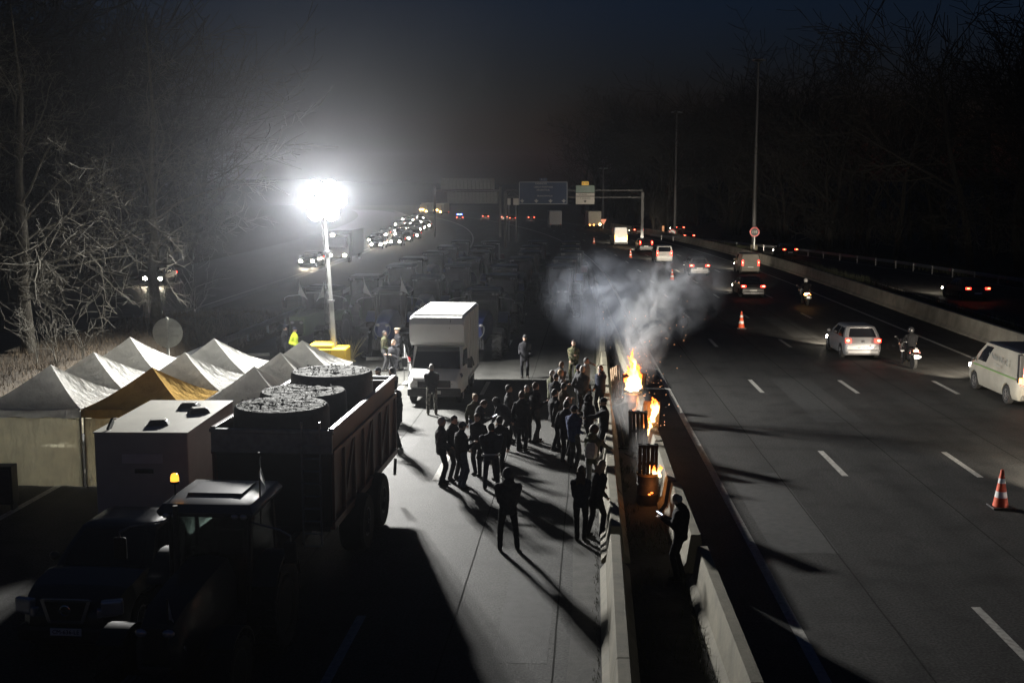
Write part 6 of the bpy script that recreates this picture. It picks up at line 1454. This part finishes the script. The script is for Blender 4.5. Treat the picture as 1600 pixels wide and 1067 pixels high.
# smoke: a billowing volume
def smoke(name, cen, size, dens, col, seed, scale=.55, lo=.42, hi=.72, aniso=.35, shear=0.0, taper=.8):
    m = bpy.data.materials.new(name + '_volume'); m.use_nodes = True; n = m.node_tree; n.nodes.remove(n.nodes['Principled BSDF'])
    tc = n.nodes.new('ShaderNodeTexCoord')
    nz = n.nodes.new('ShaderNodeTexNoise'); nz.inputs['Scale'].default_value = scale; nz.inputs['Detail'].default_value = 7; nz.inputs['Roughness'].default_value = .58; nz.inputs['Distortion'].default_value = 1.5
    mp = n.nodes.new('ShaderNodeMapping'); mp.inputs['Location'].default_value = (seed * 3.1, seed * 1.7, 0); mp.inputs['Scale'].default_value = (1, 1, .8)
    n.links.new(tc.outputs['Object'], mp.inputs[0]); n.links.new(mp.outputs[0], nz.inputs[0])
    mr = n.nodes.new('ShaderNodeMapRange'); mr.inputs[1].default_value = lo; mr.inputs[2].default_value = hi; n.links.new(nz.outputs[0], mr.inputs[0])
    # soft falloff towards the hull, in the object's own space (unit ellipsoid)
    sc_ = n.nodes.new('ShaderNodeVectorMath'); sc_.operation = 'DIVIDE'; sc_.inputs[1].default_value = (size[0], size[1], size[2]); n.links.new(tc.outputs['Object'], sc_.inputs[0])
    ln = n.nodes.new('ShaderNodeVectorMath'); ln.operation = 'LENGTH'; n.links.new(sc_.outputs[0], ln.inputs[0])
    fo = n.nodes.new('ShaderNodeMapRange'); fo.inputs[1].default_value = 1.0; fo.inputs[2].default_value = .25; fo.interpolation_type = 'SMOOTHSTEP'; n.links.new(ln.outputs['Value'], fo.inputs[0])
    mu = n.nodes.new('ShaderNodeMath'); mu.operation = 'MULTIPLY'; n.links.new(mr.outputs[0], mu.inputs[0]); n.links.new(fo.outputs[0], mu.inputs[1])
    m2 = n.nodes.new('ShaderNodeMath'); m2.operation = 'MULTIPLY'; m2.inputs[1].default_value = dens; n.links.new(mu.outputs[0], m2.inputs[0])
    v = n.nodes.new('ShaderNodeVolumePrincipled'); v.inputs['Color'].default_value = (*col, 1); v.inputs['Anisotropy'].default_value = aniso; n.links.new(m2.outputs[0], v.inputs['Density']); n.links.new(v.outputs[0], n.nodes['Material Output'].inputs['Volume'])
    b = MB().ell((0, 0, 0), size, 20, 14); o = b.build(name, m, smooth=180); o.location = cen; stuff(o); return o
smoke('smoke', (d3.x + .45, d3.y + .5, 2.75), (1.0, 1.0, 2.3), 1.7, (.8, .8, .82), 1, 1.5, .42, .62).rotation_euler = (0, R(16), 0)
smoke('smoke', (d3.x + 1.1, d3.y + 1.6, 3.9), (2.8, 2.0, 1.7), .62, (.76, .79, .86), 2, 1.0, .46, .66).rotation_euler = (0, R(-25), 0)
smoke('smoke', (d3.x - .7, d3.y + 2.8, 3.6), (2.9, 2.2, 2.1), .34, (.70, .76, .90), 3, .85, .43, .70).rotation_euler = (0, R(20), 0)
smoke('smoke', (d2.x - .35, d2.y + .6, 1.2), (.75, 1.3, 1.1), .9, (.8, .8, .8), 4, 1.6, .42, .7)
smoke('smoke', (d1.x + .0, d1.y + 1.0, 1.0), (.5, 1.1, .9), .4, (.8, .8, .8), 5, 1.8, .42, .72)
# ------------------------------------------------------------------ night air
def haze_box(x0, x1, y0, y1, z0, z1, d):
    m = bpy.data.materials.new('night_air'); m.use_nodes = True; n = m.node_tree; n.nodes.remove(n.nodes['Principled BSDF'])
    v = n.nodes.new('ShaderNodeVolumePrincipled'); v.inputs['Color'].default_value = (.86, .9, 1, 1); v.inputs['Density'].default_value = d; v.inputs['Anisotropy'].default_value = .9
    n.links.new(v.outputs[0], n.nodes['Material Output'].inputs['Volume'])
    o = MB().box(((x0 + x1) / 2, (y0 + y1) / 2, (z0 + z1) / 2), (x1 - x0, y1 - y0, z1 - z0)).build('haze', m); stuff(o)
haze_box(-950, 950, -70, 1360, -1.2, 48, HAZE_D)
